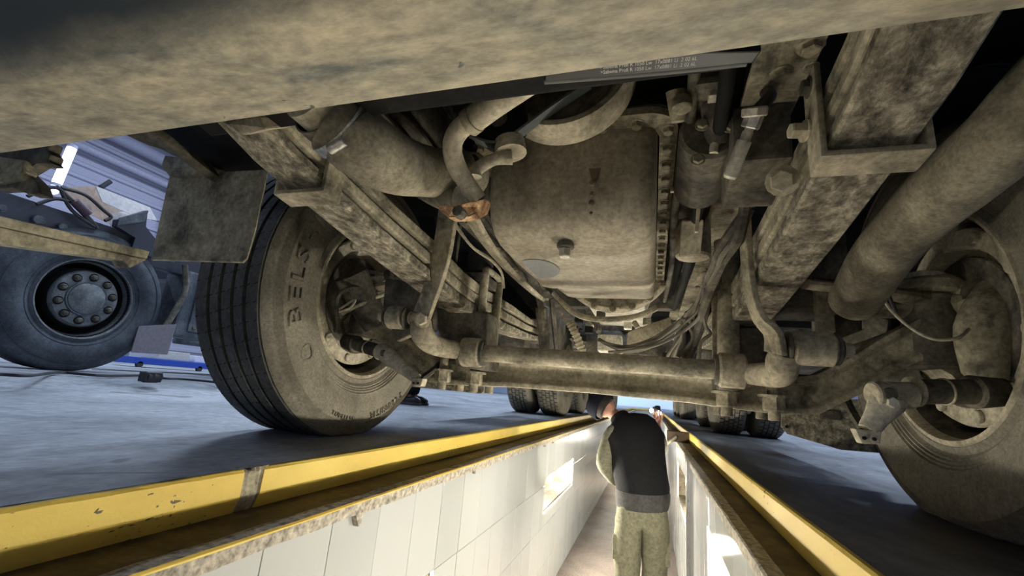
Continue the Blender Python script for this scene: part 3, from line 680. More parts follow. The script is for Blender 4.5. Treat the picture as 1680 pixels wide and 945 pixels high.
# right link: forged strap from the bar eye up to the frame
def strap(name, pts, wds, thick, mat, nrm=(1, 0, 0)):
    """flat bar along a path: wds widths, thickness along nrm"""
    pts = [Vector(p) for p in pts]; P, Wd = smoothpts(pts, wds, 5); n = Vector(nrm).normalized(); v = []; f = []
    for i, p in enumerate(P):
        t = (P[min(i+1, len(P)-1)]-P[max(i-1, 0)]).normalized(); b = t.cross(n).normalized(); nn = b.cross(t).normalized()
        for a, c in ((-1, -1), (1, -1), (1, 1), (-1, 1)): v.append(p+b*a*Wd[i]/2+nn*c*thick/2)
    for i in range(len(P)-1):
        for k in range(4): f.append((i*4+k, i*4+(k+1) % 4, (i+1)*4+(k+1) % 4, (i+1)*4+k))
    f += [(0, 1, 2, 3), tuple((len(P)-1)*4+k for k in (3, 2, 1, 0))]
    return mk(name, v, f, mat, LY, False, .003)
strap('drop_link', [Q(1224, 318, Y=.93), Q(1222, 360, Y=.95), Q(1226, 430, Y=.98), Q(1232, 480, Y=1.0), Q(1245, 520, Y=1.02), Q(1268, 548, Y=1.03), Q(1272, 580, Y=1.04)], [.035, .034, .036, .04, .048, .06, .075], .013, dust, (1, .25, 0))
p = Q(1226, 316, Y=.94); cyl('link_pin', p+Vector((-.03, 0, 0)), p+Vector((.05, 0, 0)), .014, dustL, LY, 14); bolt(p+Vector((-.03, 0, 0)), (-1, 0, 0), .016, alum, LY)
# left link: wide plate strap
strap('drop_link', [Q(738, 330, Y=.92), Q(728, 400, Y=.97), Q(716, 450, Y=1.0), Q(703, 490, Y=1.03), Q(692, 518, Y=1.045)], [.062, .062, .06, .056, .062], .014, dust, (.25, 1, .1))
p = Q(693, 524, Y=1.035); bolt(p, (.2, -1, -.1), .017, dustL, LY, 'bolt', .02)
# hanger plate in which the left link hangs
box('link_bracket', (Q(748, 400, Y=1.3).x-.03, 1.24, .55), (Q(748, 400, Y=1.3).x+.035, 1.26, .86), dustD, LY, .003)
# steering gear plate beside left knuckle
prism('knuckle_plate', [Q(632, 455, Y=1.14), Q(690, 468, Y=1.14), Q(684, 545, Y=1.14), Q(650, 560, Y=1.14), Q(628, 505, Y=1.14)], (0, .025, 0), dustD, LY, .004)
# axle stop block under left spring
prism('axle_block', [Q(715, 505, Y=1.3), Q(800, 512, Y=1.3), Q(800, 572, Y=1.3), Q(722, 566, Y=1.3)], (0, .10, 0), dustD, LY, .006)

# ---- engine: block, sump, bell housing, damper
box('engine_block', (-.43, .80, .765), (.06, 1.95, 1.22), dustD, LY, .02)
sx0, sx1 = -.345, .004
def pan():
    prof = [(.785, .745), (.788, .66), (.795, .60), (.812, .558), (.845, .532), (.90, .5235), (1.00, .524), (1.15, .530), (1.29, .535), (1.335, .545), (1.36, .57), (1.70, .60), (1.88, .64), (1.90, .745)]
    v = []; f = []; n = len(prof)
    cols = [(sx0-.0, 1), (sx0+.004, .5), (sx0+.014, .15), (sx0+.035, 0), (sx0+.10, 0), ((sx0+sx1)/2, 0), (sx1-.10, 0), (sx1-.035, 0), (sx1-.014, .15), (sx1-.004, .5), (sx1, 1)]
    for (x, u) in cols:
        for (y, z) in prof:
            r = .045; cyc = 1.28
            v.append((x, y+(u*.03 if y < .85 else 0), min(z+u*.03, .745)))
    top0 = len(v)
    m = len(cols)
    for i in range(m-1):
        for k in range(n-1): f.append((i*n+k, i*n+k+1, (i+1)*n+k+1, (i+1)*n+k))
    # side walls up to the flange
    for x, i in ((sx0, 0), (sx1, m-1)):
        b = len(v)
        for (y, z) in prof: v.append((x, y+(.03 if y < .85 else 0), .747))
        for k in range(n-1): f.append((i*n+k, i*n+k+1, b+k+1, b+k))
    return mk('oil_pan', v, f, panm, LY, True)
pn = pan()
# flange round the sump, rounded corners, bolts
def rrect(x0, x1, y0, y1, r, n=8):
    P = []
    for cx, cy, a in ((x1-r, y0+r, -PI/2), (x1-r, y1-r, 0), (x0+r, y1-r, PI/2), (x0+r, y0+r, PI)):
        for k in range(n+1): P.append((cx+r*math.cos(a+PI/2*k/n), cy+r*math.sin(a+PI/2*k/n)))
    return P
O = rrect(-.40, .042, .745, 1.98, .06); I = rrect(sx0-.002, sx1+.004, .80, 1.92, .03)
v = [(x, y, .737) for x, y in O]+[(x, y, .737) for x, y in I]+[(x, y, .752) for x, y in O]+[(x, y, .752) for x, y in I]
n = len(O); f = []
for k in range(n):
    j = (k+1) % n; f += [(k, j, n+j, n+k), (2*n+k, 2*n+j, 3*n+j, 3*n+k), (k, j, 2*n+j, 2*n+k), (n+k, n+j, 3*n+j, 3*n+k)]
fl = mk('sump_flange', v, f, dust, pn)
v2 = [(x*1.0+(.004 if x > 0 else -.004), y, z) for x, y in O for z in ()]
prism('gasket', [((x+.18)*1.015-.18, (y-1.36)*1.008+1.36, .7525) for x, y in O], (0, 0, .012), black, pn)
yb = .80
while yb < 1.95: bolt((.024, yb, .737), (0, 0, -1), .0105, dust, pn, 'bolt', .012); bolt((-.375, yb, .737), (0, 0, -1), .0105, dust, pn, 'bolt', .012); yb += .0665
for xx in (-.30, -.235, -.17, -.10, -.035): bolt((xx, .772, .737), (0, 0, -1), .0105, dust, pn, 'bolt', .012)
# drain plug
p = Q(928, 402, Z=.523)
dp = cyl('drain_plug', p+Vector((0, 0, .004)), p+Vector((0, 0, -.008)), .0185, dustD, pn, 24); bolt(p+Vector((0, 0, -.006)), (0, 0, -1), .0135, alum, dp, 'plug_head', .022, False)
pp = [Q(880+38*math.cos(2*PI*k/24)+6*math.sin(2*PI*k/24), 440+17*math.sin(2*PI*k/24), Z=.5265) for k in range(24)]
mk('blue_grey_patch', [Vector((max(q.x, sx0+.037), q.y, .5222 if q.y < 1.05 else .5222+(q.y-1.05)*.04)) for q in pp], [tuple(range(24))], plain('blue grey oval', (.17, .175, .17), .6), pn)  # thin blue grey oval on the pan bottom
for (a_, b_, r_) in ((972, 300, 5), (971, 318, 4), (970, 333, 5), (970, 350, 3)):
    q = Q(a_, b_, Y=.786); v, f = lathev([(-.004, 0), (-.003, .7), (0, 1), (.003, .7), (.004, 0)], (0, 0, 0), (0, 1, 0), 10)
    rr0 = prad(q, r_); v = [Vector((a.x*rr0, a.y, a.z*rr0*1.3))+Vector((q.x, min(q.y, .792), q.z)) for a in v]; mk('oil_drop', v, f, plain('oily drip', (.20, .14, .08), .3), pn, True)
q = Q(975, 288, Y=.783); mk('rust_streak', [Vector((q.x-.012, .7865, q.z+.018)), Vector((q.x+.012, .7865, q.z+.018)), Vector((q.x+.004, .7875, q.z-.012)), Vector((q.x-.004, .7875, q.z-.012))], [(0, 1, 2, 3)], plain('rust stain', (.16, .11, .07), .7), pn)
# transmission housing behind the pan
lathe('bell_housing', [(0, .0), (0, .25), (.02, .265), (.05, .265), (.30, .19), (.34, .17), (.34, 0)], (-.17, 1.93, .86), (0, 1, 0), dust, LY, 48)
prism('gearbox', [(-.34, 2.22, .70), (-.04, 2.22, .70), (.0, 2.22, .80), (.0, 2.22, 1.05), (-.38, 2.22, 1.05), (-.38, 2.22, .80)], (0, .75, 0), alum, LY, .02)
for k in range(9):
    a = PI*(1.08+k*.105); bolt((-.17+math.cos(a)*.255, 1.93, .86+math.sin(a)*.255), (0, -1, 0), .011, dust, LY)
tube('flywheel_rib', [Q(908, 480, Y=1.75), Q(940, 512, Y=1.75), Q(980, 524, Y=1.75), Q(1040, 520, Y=1.75), Q(1078, 505, Y=1.75)], [.012]*5, dust, LY, 8, 6)
# crank damper, pulley, idler and belt
dc = Q(925, 118, Y=.70)
R_ = (Q(925, 218, Y=.70)-dc).length
lathe('crank_damper', [(0, 0), (0, R_*.74), (-.004, R_*.80), (-.012, R_*.84), (-.022, R_*.9), (-.022, R_*.97), (-.012, R_*1.0), (.04, R_*1.0), (.045, R_*.9), (.045, 0)], dc, (0, 1, 0), dustL, LY, 64)
lathe('pulley_face', [(-.001, R_*.80), (-.004, R_*.78), (-.004, 0)], dc, (0, 1, 0), dustD, LY, 48)
ic = Q(818, 195, Y=.66); ir = (Q(818, 235, Y=.66)-ic).length
idl = lathe('idler_pulley', [(0, 0), (0, ir*.55), (.006, ir*.75), (.0, ir), (.03, ir), (.03, 0)], ic, (0, 1, 0), black, LY, 40)
cyl('pulley_bolt', ic+Vector((0, -.014, 0)), ic+Vector((0, .004, 0)), ir*.33, dustD, idl, 16)
beltm = plain('grey blue belt back', (.16, .18, .185), .5)
b_ = [Q(968, 138, Y=.67), Q(905, 180, Y=.67), Q(862, 212, Y=.67), Q(838, 229, Y=.67), Q(815, 238, Y=.67), Q(790, 233, Y=.67), Q(770, 220, Y=.67), Q(752, 202, Y=.67), Q(735, 170, Y=.67)]
P_, _ = smoothpts(b_, [1]*len(b_), 6)
v = []; f = []
for i, p in enumerate(P_):
    t = (P_[min(i+1, len(P_)-1)]-P_[max(i-1, 0)]).normalized(); nn = t.cross(Vector((0, 1, 0)))
    for a, c in ((-.011, -.0025), (.011, -.0025), (.011, .0025), (-.011, .0025)): v.append(p+Vector((0, a, 0))+nn*c)
for i in range(len(P_)-1):
    for k in range(4): f.append((i*4+k, i*4+(k+1) % 4, (i+1)*4+(k+1) % 4, (i+1)*4+k))
mk('drive_belt', v, f, beltm, LY, True)
# belt tensioner arm (light casting)
ta = MB(); ta.add(*tubev([Q(836, 232, Y=.68), Q(838, 252, Y=.68)], [.028, .030], 18, 0)); ta.add(*tubev([Q(840, 258, Y=.68), Q(810, 262, Y=.67), Q(782, 278, Y=.66), Q(778, 290, Y=.66)], [.014, .011, .013, .014], 12, 4)); ta.build('tensioner', dustL, LY, True)
for q in ((768, 236), (774, 262)): p = Q(*q, Y=.69); cyl('tensioner_bolt', p, p+Vector((0, .02, 0)), .013, black, LY, 12)

# printed rubber strip under the radiator support, lettered on its underside
ZS = .56
def flatq(a, b): return Q(a, b, Z=ZS)
st = prism('printed_strip', [flatq(893, 136), flatq(1060, 122), flatq(1235, 104), flatq(1250, 84), flatq(1140, 86), flatq(900, 104)], (0, 0, .012), plain('dark rubber strip', (.014, .016, .016), .5), LY, .002)
prt = plain('grey white print', (.6, .6, .57), .7)
T0, T1 = flatq(985, 121), flatq(1141, 107); td = (T1-T0); TLEN = td.length; td.normalize(); tu = Vector((td.y, -td.x, 0)); hgt = (flatq(1060, 100)-flatq(1060, 108.5)).length
S_ = '>Sabema Profi R 1050 Lw  17x0881 Li  2 02 6L'
for k, off in enumerate((0.0, hgt*1.02)):
    o = text_obj('print', S_, 1.0, prt, st, lambda u, v_, w_: Vector((u, v_, w_)), 0)
    mxu = max(v.co.x for v in o.data.vertices)
    for v in o.data.vertices: v.co = T0+td*(v.co.x*TLEN/mxu)+tu*(v.co.y*hgt*1.05+off)+Vector((0, 0, -.0004))
tube('rubber_edge', [flatq(893, 136)+Vector((0, 0, .004)), flatq(1060, 123)+Vector((0, 0, .004)), flatq(1225, 106)+Vector((0, 0, .004))], .005, plain('dusty rubber edge', (.12, .125, .12), .7), LY, 10)

# ---- hoses and pipes
def qtube(name, spec, mat, seg=20, parent=LY, sm=8):
    P = [Q(a, b, Y=y) for a, b, y, r in spec]; R = [prad(p, s_[3]) for p, s_ in zip(P, spec)]
    return tube(name, P, R, mat, parent, seg, sm), P, R
hose, HP, HR = qtube('intake_hose', [(548, 196, .45, 56), (562, 208, .46, 57), (600, 242, .49, 56), (645, 268, .55, 50), (690, 280, .62, 42), (735, 285, .68, 38), (775, 285, .74, 36)], hosem, 32)
# clamp band round the hose and metal sleeve
a = Q(554, 201, Y=.452); b = Q(568, 214, Y=.466); d = (b-a).normalized(); c_ = (a+b)/2; rc = prad(c_, 58)
cb_ = lathe('hose_clamp', [(-.009, rc-.004), (-.009, rc+.001), (.009, rc+.001), (.009, rc-.004)], c_, d, steel, hose, 48)
SL = MB()
for k in range(26):
    an = -1.2+k*.055; ax = d; n_ = Vector((0, -1, -.3)); n_ = (n_-ax*n_.dot(ax)).normalized(); bn = ax.cross(n_)
    rr_ = n_*math.cos(an)+bn*math.sin(an); p = c_+rr_*(rc+.0012); tt = ax.cross(rr_); SL.add(*prismv([p-ax*.005-tt*.0006, p+ax*.005-tt*.0006, p+ax*.005+tt*.0006, p-ax*.005+tt*.0006], rr_*.0006))
SL.build('clamp_slot', black, hose)['kind'] = 'stuff'
cyl('clamp_screw', Q(540, 246, Y=.437), Q(566, 231, Y=.437), .0075, steel, hose, 14)
e0 = Q(500, 150, Y=.40); e1 = Q(541, 189, Y=.445); cyl('intake_pipe', e0, e1, prad(e1, 44), dustL, LY, 32)
lathe('hose_sleeve', [(-.03, prad(e1, 50)), (-.03, prad(e1, 53)), (.004, prad(e1, 53)), (.004, prad(e1, 50))], e1+(e1-e0).normalized()*.012, e1-e0, dustD, hose, 40)
a = Q(715, 300, Y=.70); lathe('hose_clamp', [(-.006, .0), (-.006, .035), (.006, .035), (.006, 0)], Q(735, 318, Y=.70), Vector((1, .6, -.5)), steel, hose, 24)
qtube('coolant_pipe', [(905, 105, .50, 27), (860, 135, .52, 25), (815, 167, .54, 23), (775, 198, .56, 21)], dustL, 24, sm=4)
cp, _, _ = qtube('coolant_pipe', [(775, 196, .56, 17), (752, 215, .57, 17), (742, 240, .58, 16), (748, 270, .60, 16), (765, 300, .62, 15), (784, 328, .64, 15)], dustL, 24)
a = Q(772, 200, Y=.56); dd = (Q(860, 135, Y=.52)-a).normalized(); lathe('hose_clamp', [(-.004, .019), (-.004, .0225), (.010, .0225), (.010, .019)], a, dd, dust, cp, 24)
# rusty bracket under the pipe end
prism('rusty_bracket', [Q(712, 336, Y=.62), Q(745, 338, Y=.60), Q(778, 330, Y=.62), Q(797, 325, Y=.66), Q(790, 345, Y=.66), Q(770, 355, Y=.63), Q(735, 357, Y=.61)], (0, .03, .004), rustm, LY, .003)
p = Q(750, 345, Y=.60); cyl('bracket_bolt', p, p+Vector((0, .02, .0)), .010, dustD, LY, 8)
mk('hose_joint', *tubev([Q(700, 300, Y=.70), Q(730, 318, Y=.69), Q(760, 325, Y=.68)], [.035, .032, .03], 18, 5), dustD, LY, True)
# exhaust pipe
ex = [Q(1760, 105, X=.45), Q(1700, 170, X=.44), Q(1650, 225, X=.43), Q(1575, 290, X=.42), Q(1520, 338, X=.42), Q(1475, 385, X=.42), Q(1440, 430, X=.43), Q(1402, 492, X=.46)]
rd = [prad(p, r_) for p, r_ in zip(ex, (62, 62, 60, 56, 50, 44, 42, 36))]
ep = tube('exhaust_pipe', ex, rd, hosem, LY, 32, 8)
p = Q(1628, 245, X=.43); dd = (ex[2]-ex[3]).normalized(); lathe('pipe_seam', [(-.002, rd[2]*.9), (-.002, rd[2]*1.02), (.002, rd[2]*1.02), (.002, rd[2]*.9)], p, dd, dustD, ep, 40)
p = Q(1395, 495, X=.46); cyl('pipe_bracket', p, p+Vector((.02, .06, 0)), .03, dustD, LY, 16)
tube('harness_wire', [Q(1440, 445, Y=1.16), Q(1452, 470, Y=1.2), Q(1470, 512, Y=1.22)], .004, wireD, LY, 8)
# shock / shock bracket right of spring
prism('shock_bracket', [Q(1335, 455, Y=1.3), Q(1365, 465, Y=1.3), Q(1372, 545, Y=1.3), Q(1345, 550, Y=1.3)], (0, .03, 0), dust, LY, .004)
cyl('shock_absorber', Q(1195, 400, Y=1.34), Q(1195, 590, Y=1.30), .028, dust, LY, 20)
tube('shock_absorber', [Q(1190, 370, Y=1.36), Q(1195, 480, Y=1.33)], .034, dustD, LY, 20, 0)
box('steering_box', (.33, 1.32, .50), (.50, 1.55, .72), dustD, LY, .02)
# bracket plates right behind the bar
prism('drag_link_plate', [Q(1418, 515, Y=1.34), Q(1458, 525, Y=1.34), Q(1455, 545, Y=1.34), Q(1380, 572, Y=1.34), Q(1372, 558, Y=1.34), Q(1418, 540, Y=1.34)], (0, .015, 0), dust, LY, .002)

# ---- compressor / steering pump cluster right of the sump
box('timing_case', (.055, .66, .72), (.13, .74, 1.0), dustD, LY, .012)
cyl('air_compressor', Q(1165, 215, Y=.74), Q(1165, 215, Y=.74)+Vector((0, .22, 0)), prad(Q(1165, 215, Y=.74), 48), dustD, LY, 36)
cm, P, R = qtube('pump_housing', [(1172, 170, .72, 22), (1176, 200, .73, 22), (1178, 235, .75, 18)], dustD, 22)
for q in ((1152, 205), (1197, 208), (1145, 262), (1120, 178)): p = Q(*q, Y=.72); bolt(p, (0, -1, 0), .009, dust, LY)
qtube('pump_outlet', [(1178, 226, .74, 8), (1172, 240, .74, 7), (1171, 252, .74, 7)], dustL, 14)
qtube('pump_pipe', [(1110, 165, .70, 9), (1150, 158, .70, 8), (1200, 154, .70, 8), (1244, 150, .70, 6)], dustD, 14)
p = Q(1176, 157, Y=.69); q = Q(1166, 158, Y=.69); cyl('pipe_union', q+Vector((-.004, 0, 0)), p+Vector((.008, 0, 0)), .012, alum, LY, 6)
cyl('pipe_tee', Q(1190, 134, Y=.69), Q(1188, 168, Y=.69), .010, steel, LY, 14)
for k, q in enumerate(((1112, 150, 1112, 200),)): tube('side_bracket', [Q(q[0], q[1], Y=.70), Q(q[2], q[3], Y=.72)], [.02, .012], dust, LY, 10, 0)
cyl('hose_stub', Q(1118, 162, Y=.69), Q(1119, 180, Y=.69), .017, dust, LY, 16)
# chromed air coupling with ribbed sleeve
def coupling():
    a = Q(1232, 205, Y=.60); b = Q(1196, 294, Y=.64); d = b-a; L = d.length; r = prad(b, 11)
    pr = [(0, 0), (0, r*.6), (L*.12, r*.6), (L*.12, r*.75), (L*.28, r*.75), (L*.28, r), (L*.58, r), (L*.60, r*1.02)]
    k = .60
    while k < .92: pr += [(L*k, r*1.02), (L*(k+.022), r*1.02), (L*(k+.022), r*.94), (L*(k+.038), r*.94)]; k += .038
    pr += [(L*.94, r*1.0), (L*.99, r*.8), (L, 0)]
    o = lathe('air_coupling', pr, a, d, alum, LY, 24, False)
    cyl('coupling_nut', a-d*.18, a+d*.06, r*1.25, steel, o, 6); cyl('coupling_elbow', a-d*.32+Vector((-.004, 0, 0)), a-d*.14, r*1.7, alum, o, 8)
    tube('coupling_hose', [a-d*.22, a-d*.3+Vector((.02, .02, .03)), a-d*.3+Vector((.03, .08, .08))], r*.9, wireD, o, 12)
coupling()
# black hoses running along the rail, alternator-like box, cooler pipes
for k, (x_, r_, zz) in enumerate([(.085, .016, .74), (.118, .013, .70), (.10, .012, .66), (.055, .010, .70)]):
    tube('coolant_hose', [(x_, .50, zz+.10), (x_+.004, .75, zz+.01), (x_-.006, 1.1, zz-.01), (x_+.006, 1.6, zz), (x_, 2.3, zz+.03)], r_, black if k < 3 else dustD, LY, 14)
box('oil_cooler', (.052, 1.02, .70), (.115, 1.42, .95), dustD, LY, .015)
box('filter_housing', (.048, .90, .68), (.10, .985, .95), dust, LY, .012)
cyl('oil_filter', (.10, 1.20, .60), (.10, 1.20, .82), .045, dustL, LY, 28)
prism('cooler_bracket', [Q(1100, 306, Y=.95), Q(1158, 300, Y=.95), Q(1160, 306, Y=.95), Q(1152, 312, Y=.95), Q(1146, 380, Y=.97), Q(1140, 380, Y=.97), Q(1146, 312, Y=.95), Q(1100, 314, Y=.95)], (0, .01, 0), dustL, LY, .0015)
prism('cooler_cover', [Q(1118, 362, Y=1.05), Q(1155, 360, Y=1.05), Q(1150, 415, Y=1.1), Q(1115, 422, Y=1.1)], (0, .03, .01), dustL, LY, .004)

# ---- wiring looms
def loom(specs, mat, r, n=1, spread=.0):
    for k in range(n):
        P = [Q(a, b, Y=y)+Vector([random.uniform(-1, 1)*spread for _ in range(3)]) for a, b, y in specs]
        tube('harness_wire', P, r*random.uniform(.8, 1.2), mat, LY, 7, 5)
loom([(1228, 330, .9), (1215, 370, .95), (1195, 410, 1.0), (1172, 450, 1.1), (1150, 490, 1.3), (1120, 540, 1.5), (1100, 590, 1.6)], wire, .006, 4, .012)
loom([(1232, 340, .9), (1205, 385, .95), (1180, 430, 1.05), (1160, 480, 1.2), (1145, 530, 1.4), (1135, 590, 1.5)], dustD, .012, 2, .012)
loom([(1160, 455, 1.2), (1150, 490, 1.3), (1100, 545, 1.5), (1060, 565, 1.6), (1020, 572, 1.7), (985, 560, 1.8)], wire, .005, 4, .012)
loom([(1160, 475, 1.2), (1140, 520, 1.35), (1090, 560, 1.5), (1040, 578, 1.6), (1000, 580, 1.7)], wire, .005, 2, .01)
loom([(1150, 500, 1.3), (1158, 535, 1.35), (1165, 548, 1.35), (1150, 562, 1.35), (1147, 590, 1.35)], wire, .005, 1)
loom([(1125, 515, 1.4), (1130, 545, 1.45), (1118, 590, 1.45)], wire, .006, 3, .02)
for q in ((1158, 458, 1.18), (1215, 322, .93)): p = Q(q[0], q[1], Y=q[2]); cyl('cable_tie', p+Vector((-.0, -.004, -.004)), p+Vector((0, .004, .004)), .024, dustL, LY, 10)
# left looms and bar
loom([(745, 365, 1.0), (775, 405, 1.05), (805, 425, 1.1), (822, 445, 1.15), (825, 470, 1.2)], dustL, .0035, 2, .004)
loom([(795, 345, 1.0), (830, 395, 1.15), (860, 440, 1.35), (885, 480, 1.55), (890, 520, 1.65)], dustD, .008, 4, .012)
loom([(620, 160, .62), (680, 215, .7), (740, 300, .85), (800, 370, 1.1), (870, 460, 1.5)], dustD, .010, 2, .012)
strap('engine_stay', [Q(770, 350, Y=.85), Q(800, 400, Y=1.0), Q(840, 448, Y=1.2), Q(885, 488, Y=1.45)], [.05, .05, .052, .05], .012, dust, (.6, .2, 1))
for x0_, y0_, x1_, y1_ in ((905, 490, 915, 590), (888, 505, 893, 570)): tube('heat_shield_stay', [Q(x0_, y0_, Y=2.0), Q(x1_, y1_, Y=2.1)], [.03, .028], dustD, LY, 8, 0, .4)
# corrugated conduit
P = [Q(a, b, Y=y) for a, b, y in ((935, 530, 1.9), (945, 550, 1.9), (955, 575, 1.9), (960, 590, 1.9))]
PP, _ = smoothpts(P, [1]*4, 12); RR = [.016 if i % 3 else .020 for i in range(len(PP))]
mk('corrugated_conduit', *tubev(PP, RR, 12, 0), dustL, LY, True)
box('valve_block', (Q(980, 560, Y=2.1).x, 2.1, Q(980, 575, Y=2.1).z), (Q(1020, 560, Y=2.1).x, 2.2, Q(980, 548, Y=2.1).z), alum, LY, .006)
prism('gearbox_shield', [Q(1030, 545, Y=1.9), Q(1100, 520, Y=1.9), Q(1105, 545, Y=1.9), Q(1060, 568, Y=1.9), Q(1028, 566, Y=1.9)], (0, .05, .01), dustL, LY, .004)
for k in range(26):
    x_ = random.uniform(-.45, .15); y_ = random.uniform(2.1, 2.5); z_ = random.uniform(.42, .62)
    if k % 2: box('valve', (x_-.02, y_, z_-.015), (x_+.02, y_+.05, z_+.02), random.choice([dustD, dust, alum, black]), LY, .004)
    else: cyl('fitting', (x_, y_, z_), (x_+random.uniform(-.04, .04), y_+.02, z_+random.uniform(-.04, .04)), random.uniform(.008, .016), random.choice([dustD, steel, dustL]), LY, 12)

# ---- mudguards, flaps and cab step
mf = prism('mud_flap', [Q(278, 288, Y=.72), Q(350, 282, Y=.72), Q(440, 277, Y=.72), Q(418, 380, Y=.72), Q(405, 424, Y=.72), Q(398, 430, Y=.72), Q(247, 426, Y=.72)], (-.01, .012, 0), dust, LY, .004)
prism('flap_bracket', [Q(270, 255, Y=.70), Q(300, 258, Y=.70), Q(350, 276, Y=.70), Q(345, 285, Y=.70), Q(278, 290, Y=.70), Q(264, 272, Y=.70)], (0, .03, .01), dust, LY, .003)
strap('flap_stay', [Q(215, 205, Y=.52), Q(290, 245, Y=.60), Q(350, 285, Y=.70)], [.06, .055, .05], .02, dustD, (.3, 1, .4))
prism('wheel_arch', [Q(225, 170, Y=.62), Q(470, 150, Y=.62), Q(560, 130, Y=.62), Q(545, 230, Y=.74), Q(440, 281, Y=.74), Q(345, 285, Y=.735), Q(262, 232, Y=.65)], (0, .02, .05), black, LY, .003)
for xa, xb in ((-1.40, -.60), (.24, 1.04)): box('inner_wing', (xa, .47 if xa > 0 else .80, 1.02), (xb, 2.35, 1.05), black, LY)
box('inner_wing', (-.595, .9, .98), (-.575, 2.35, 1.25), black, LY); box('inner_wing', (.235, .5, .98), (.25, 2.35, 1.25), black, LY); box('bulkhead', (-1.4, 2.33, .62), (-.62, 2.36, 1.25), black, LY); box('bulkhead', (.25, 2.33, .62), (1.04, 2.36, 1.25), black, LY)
prism('arch_bracket', [Q(365, 200, Y=.42), Q(425, 190, Y=.42), Q(436, 212, Y=.43), Q(398, 222, Y=.44)], (0, .04, .03), dust, LY, .003)
sb = prism('step_bar', [Q(-30, 347, X=-1.15), Q(246, 412, X=-1.15), Q(242, 425, X=-1.15), Q(-30, 365, X=-1.15)], (-.06, 0, 0), dust, LY, .003)
prism('step_bar', [Q(-30, 366, X=-1.15), Q(242, 426, X=-1.15), Q(213, 440, X=-1.15), Q(205, 428, X=-1.15), Q(-30, 396, X=-1.15)], (-.05, 0, 0), dust, LY, .003)
# torn sound shield hanging behind the bumper corner
P = [(-10, 230), (60, 230), (82, 232), (77, 245), (83, 253), (79, 262), (84, 268), (60, 268), (40, 280), (60, 300), (65, 318), (45, 318), (20, 308), (-10, 310)]
prism('torn_sound_shield', [Q(a, b, Y=.40) for a, b in P], (0, .02, .0), dustD, LY, .003)
prism('torn_sound_shield', [Q(a, b, Y=.39) for a, b in [(-10, 255), (40, 262), (38, 280), (30, 292), (-10, 300)]], (0, .02, .0), dust, LY, .004)
# plates behind the wheels
lp_ = prism('splash_plate', [Q(675, 606, Y=2.0), Q(790, 612, Y=2.0), Q(794, 642, Y=2.0), Q(790, 646, Y=2.0), Q(672, 634, Y=2.0)], (0, .012, 0), grime, LY, .003)
rp_ = prism('splash_plate', [Q(1284, 655, Y=1.95), Q(1450, 655, Y=1.95), Q(1452, 744, Y=1.95), Q(1380, 738, Y=1.95), Q(1292, 712, Y=1.95), Q(1282, 700, Y=1.95)], (0, .012, 0), grime, LY, .003)
p = Q(1291, 700, Y=1.94); cyl('plate_hole', p+Vector((0, .004, 0)), p, .006, black, rp_, 12)
a, b = Q(1345, 672, Y=1.945), Q(1380, 690, Y=1.945); box('plate_recess', (a.x, 1.94, b.z), (b.x, 1.952, a.z), dustD, rp_, .004)
# mudguard shells over both front wheels
for c, s in ((LC, -1), (RC, 1)):
    pr = [(0, .60), (s*.34, .60), (s*.34, .606), (0, .606)]
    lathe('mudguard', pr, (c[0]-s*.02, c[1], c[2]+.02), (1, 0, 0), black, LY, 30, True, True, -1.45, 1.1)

# ---- rear axles with dual tyres
def drive_tyre(x, y, z, parent, R=.50, W=.27, lug=True, mat=rubber):
    P = [(-.11, .29), (-.135, .33), (-.14, .40), (-.135, .45), (-.125, .478), (-.11, R-.008), (-.10, R)]
    for a in (-.062, -.022, .022, .062): P += [(a-.004, R), (a-.004, R-.014), (a+.004, R-.014), (a+.004, R)]
    P += [(.10, R), (.11, R-.008), (.125, .478), (.135, .45), (.14, .40), (.135, .33), (.11, .29)]
    v, f = lathev([(h*W/.28, r) for h, r in P], (x, y, z), (1, 0, 0), 96, True)
    v = [Vector((q.x, q.y, max(q.z, .002))) for q in v]
    t = mk('tyre', v, f, mat, parent, True)
    if lug:
        b = MB()
        for k in range(56):
            a = 2*PI*k/56
            for j, u in enumerate((-.083, -.042, 0, .042, .083)):
                aa = a+(j % 2)*.056
                if z+math.sin(aa)*R < .03: continue
                d = Vector((0, -math.sin(aa), math.cos(aa)))*.004
                q0 = Vector((x+(u-.017)*W/.28, y+math.cos(aa)*(R+.001), z+math.sin(aa)*(R+.001))); q1 = q0+Vector((.034*W/.28, 0, 0))
                b.add([q0-d, q0+d, q1+d*1.6, q1-d*.4], [(0, 1, 2, 3)])
        s_ = b.build('tread_groove', black, t); s_['kind'] = 'stuff'
    lathe('wheel_rim', [(-.11, .29), (-.12, .295), (-.10, .27), (-.02, .25), (.0, .12), (.02, .12), (.02, .26), (.10, .28), (.12, .295), (.11, .29)], (x, y, z), (1, 0, 0), dustL, t, 40, True)
    return t
for y in (4.95, 6.3):
    for x in (-1.36, -1.03, .70, 1.03): drive_tyre(x, y, .495, LY)
    cyl('drive_axle', (-1.3, y, .495), (1.0, y, .495), .075, dustD, LY, 24)
    lathe('differential', [(-.17, .05), (-.15, .12), (-.06, .20), (.06, .20), (.15, .12), (.17, .05)], (CX, y, .50), (1, 0, 0), dustD, LY, 32)
    for s in (-1, 1): box('air_spring', (CX+s*.42-.09, y-.45, .42), (CX+s*.42+.09, y-.25, .68), black, LY, .03); box('trailing_beam', (CX+s*.42-.04, y-.7, .40), (CX+s*.42+.04, y+.5, .46), dustD, LY, .01)
    for s in (-1, 1): cyl('brake_chamber', (CX+s*.62, y-.28, .40), (CX+s*.62, y-.10, .46), .08, dustD, LY, 24)
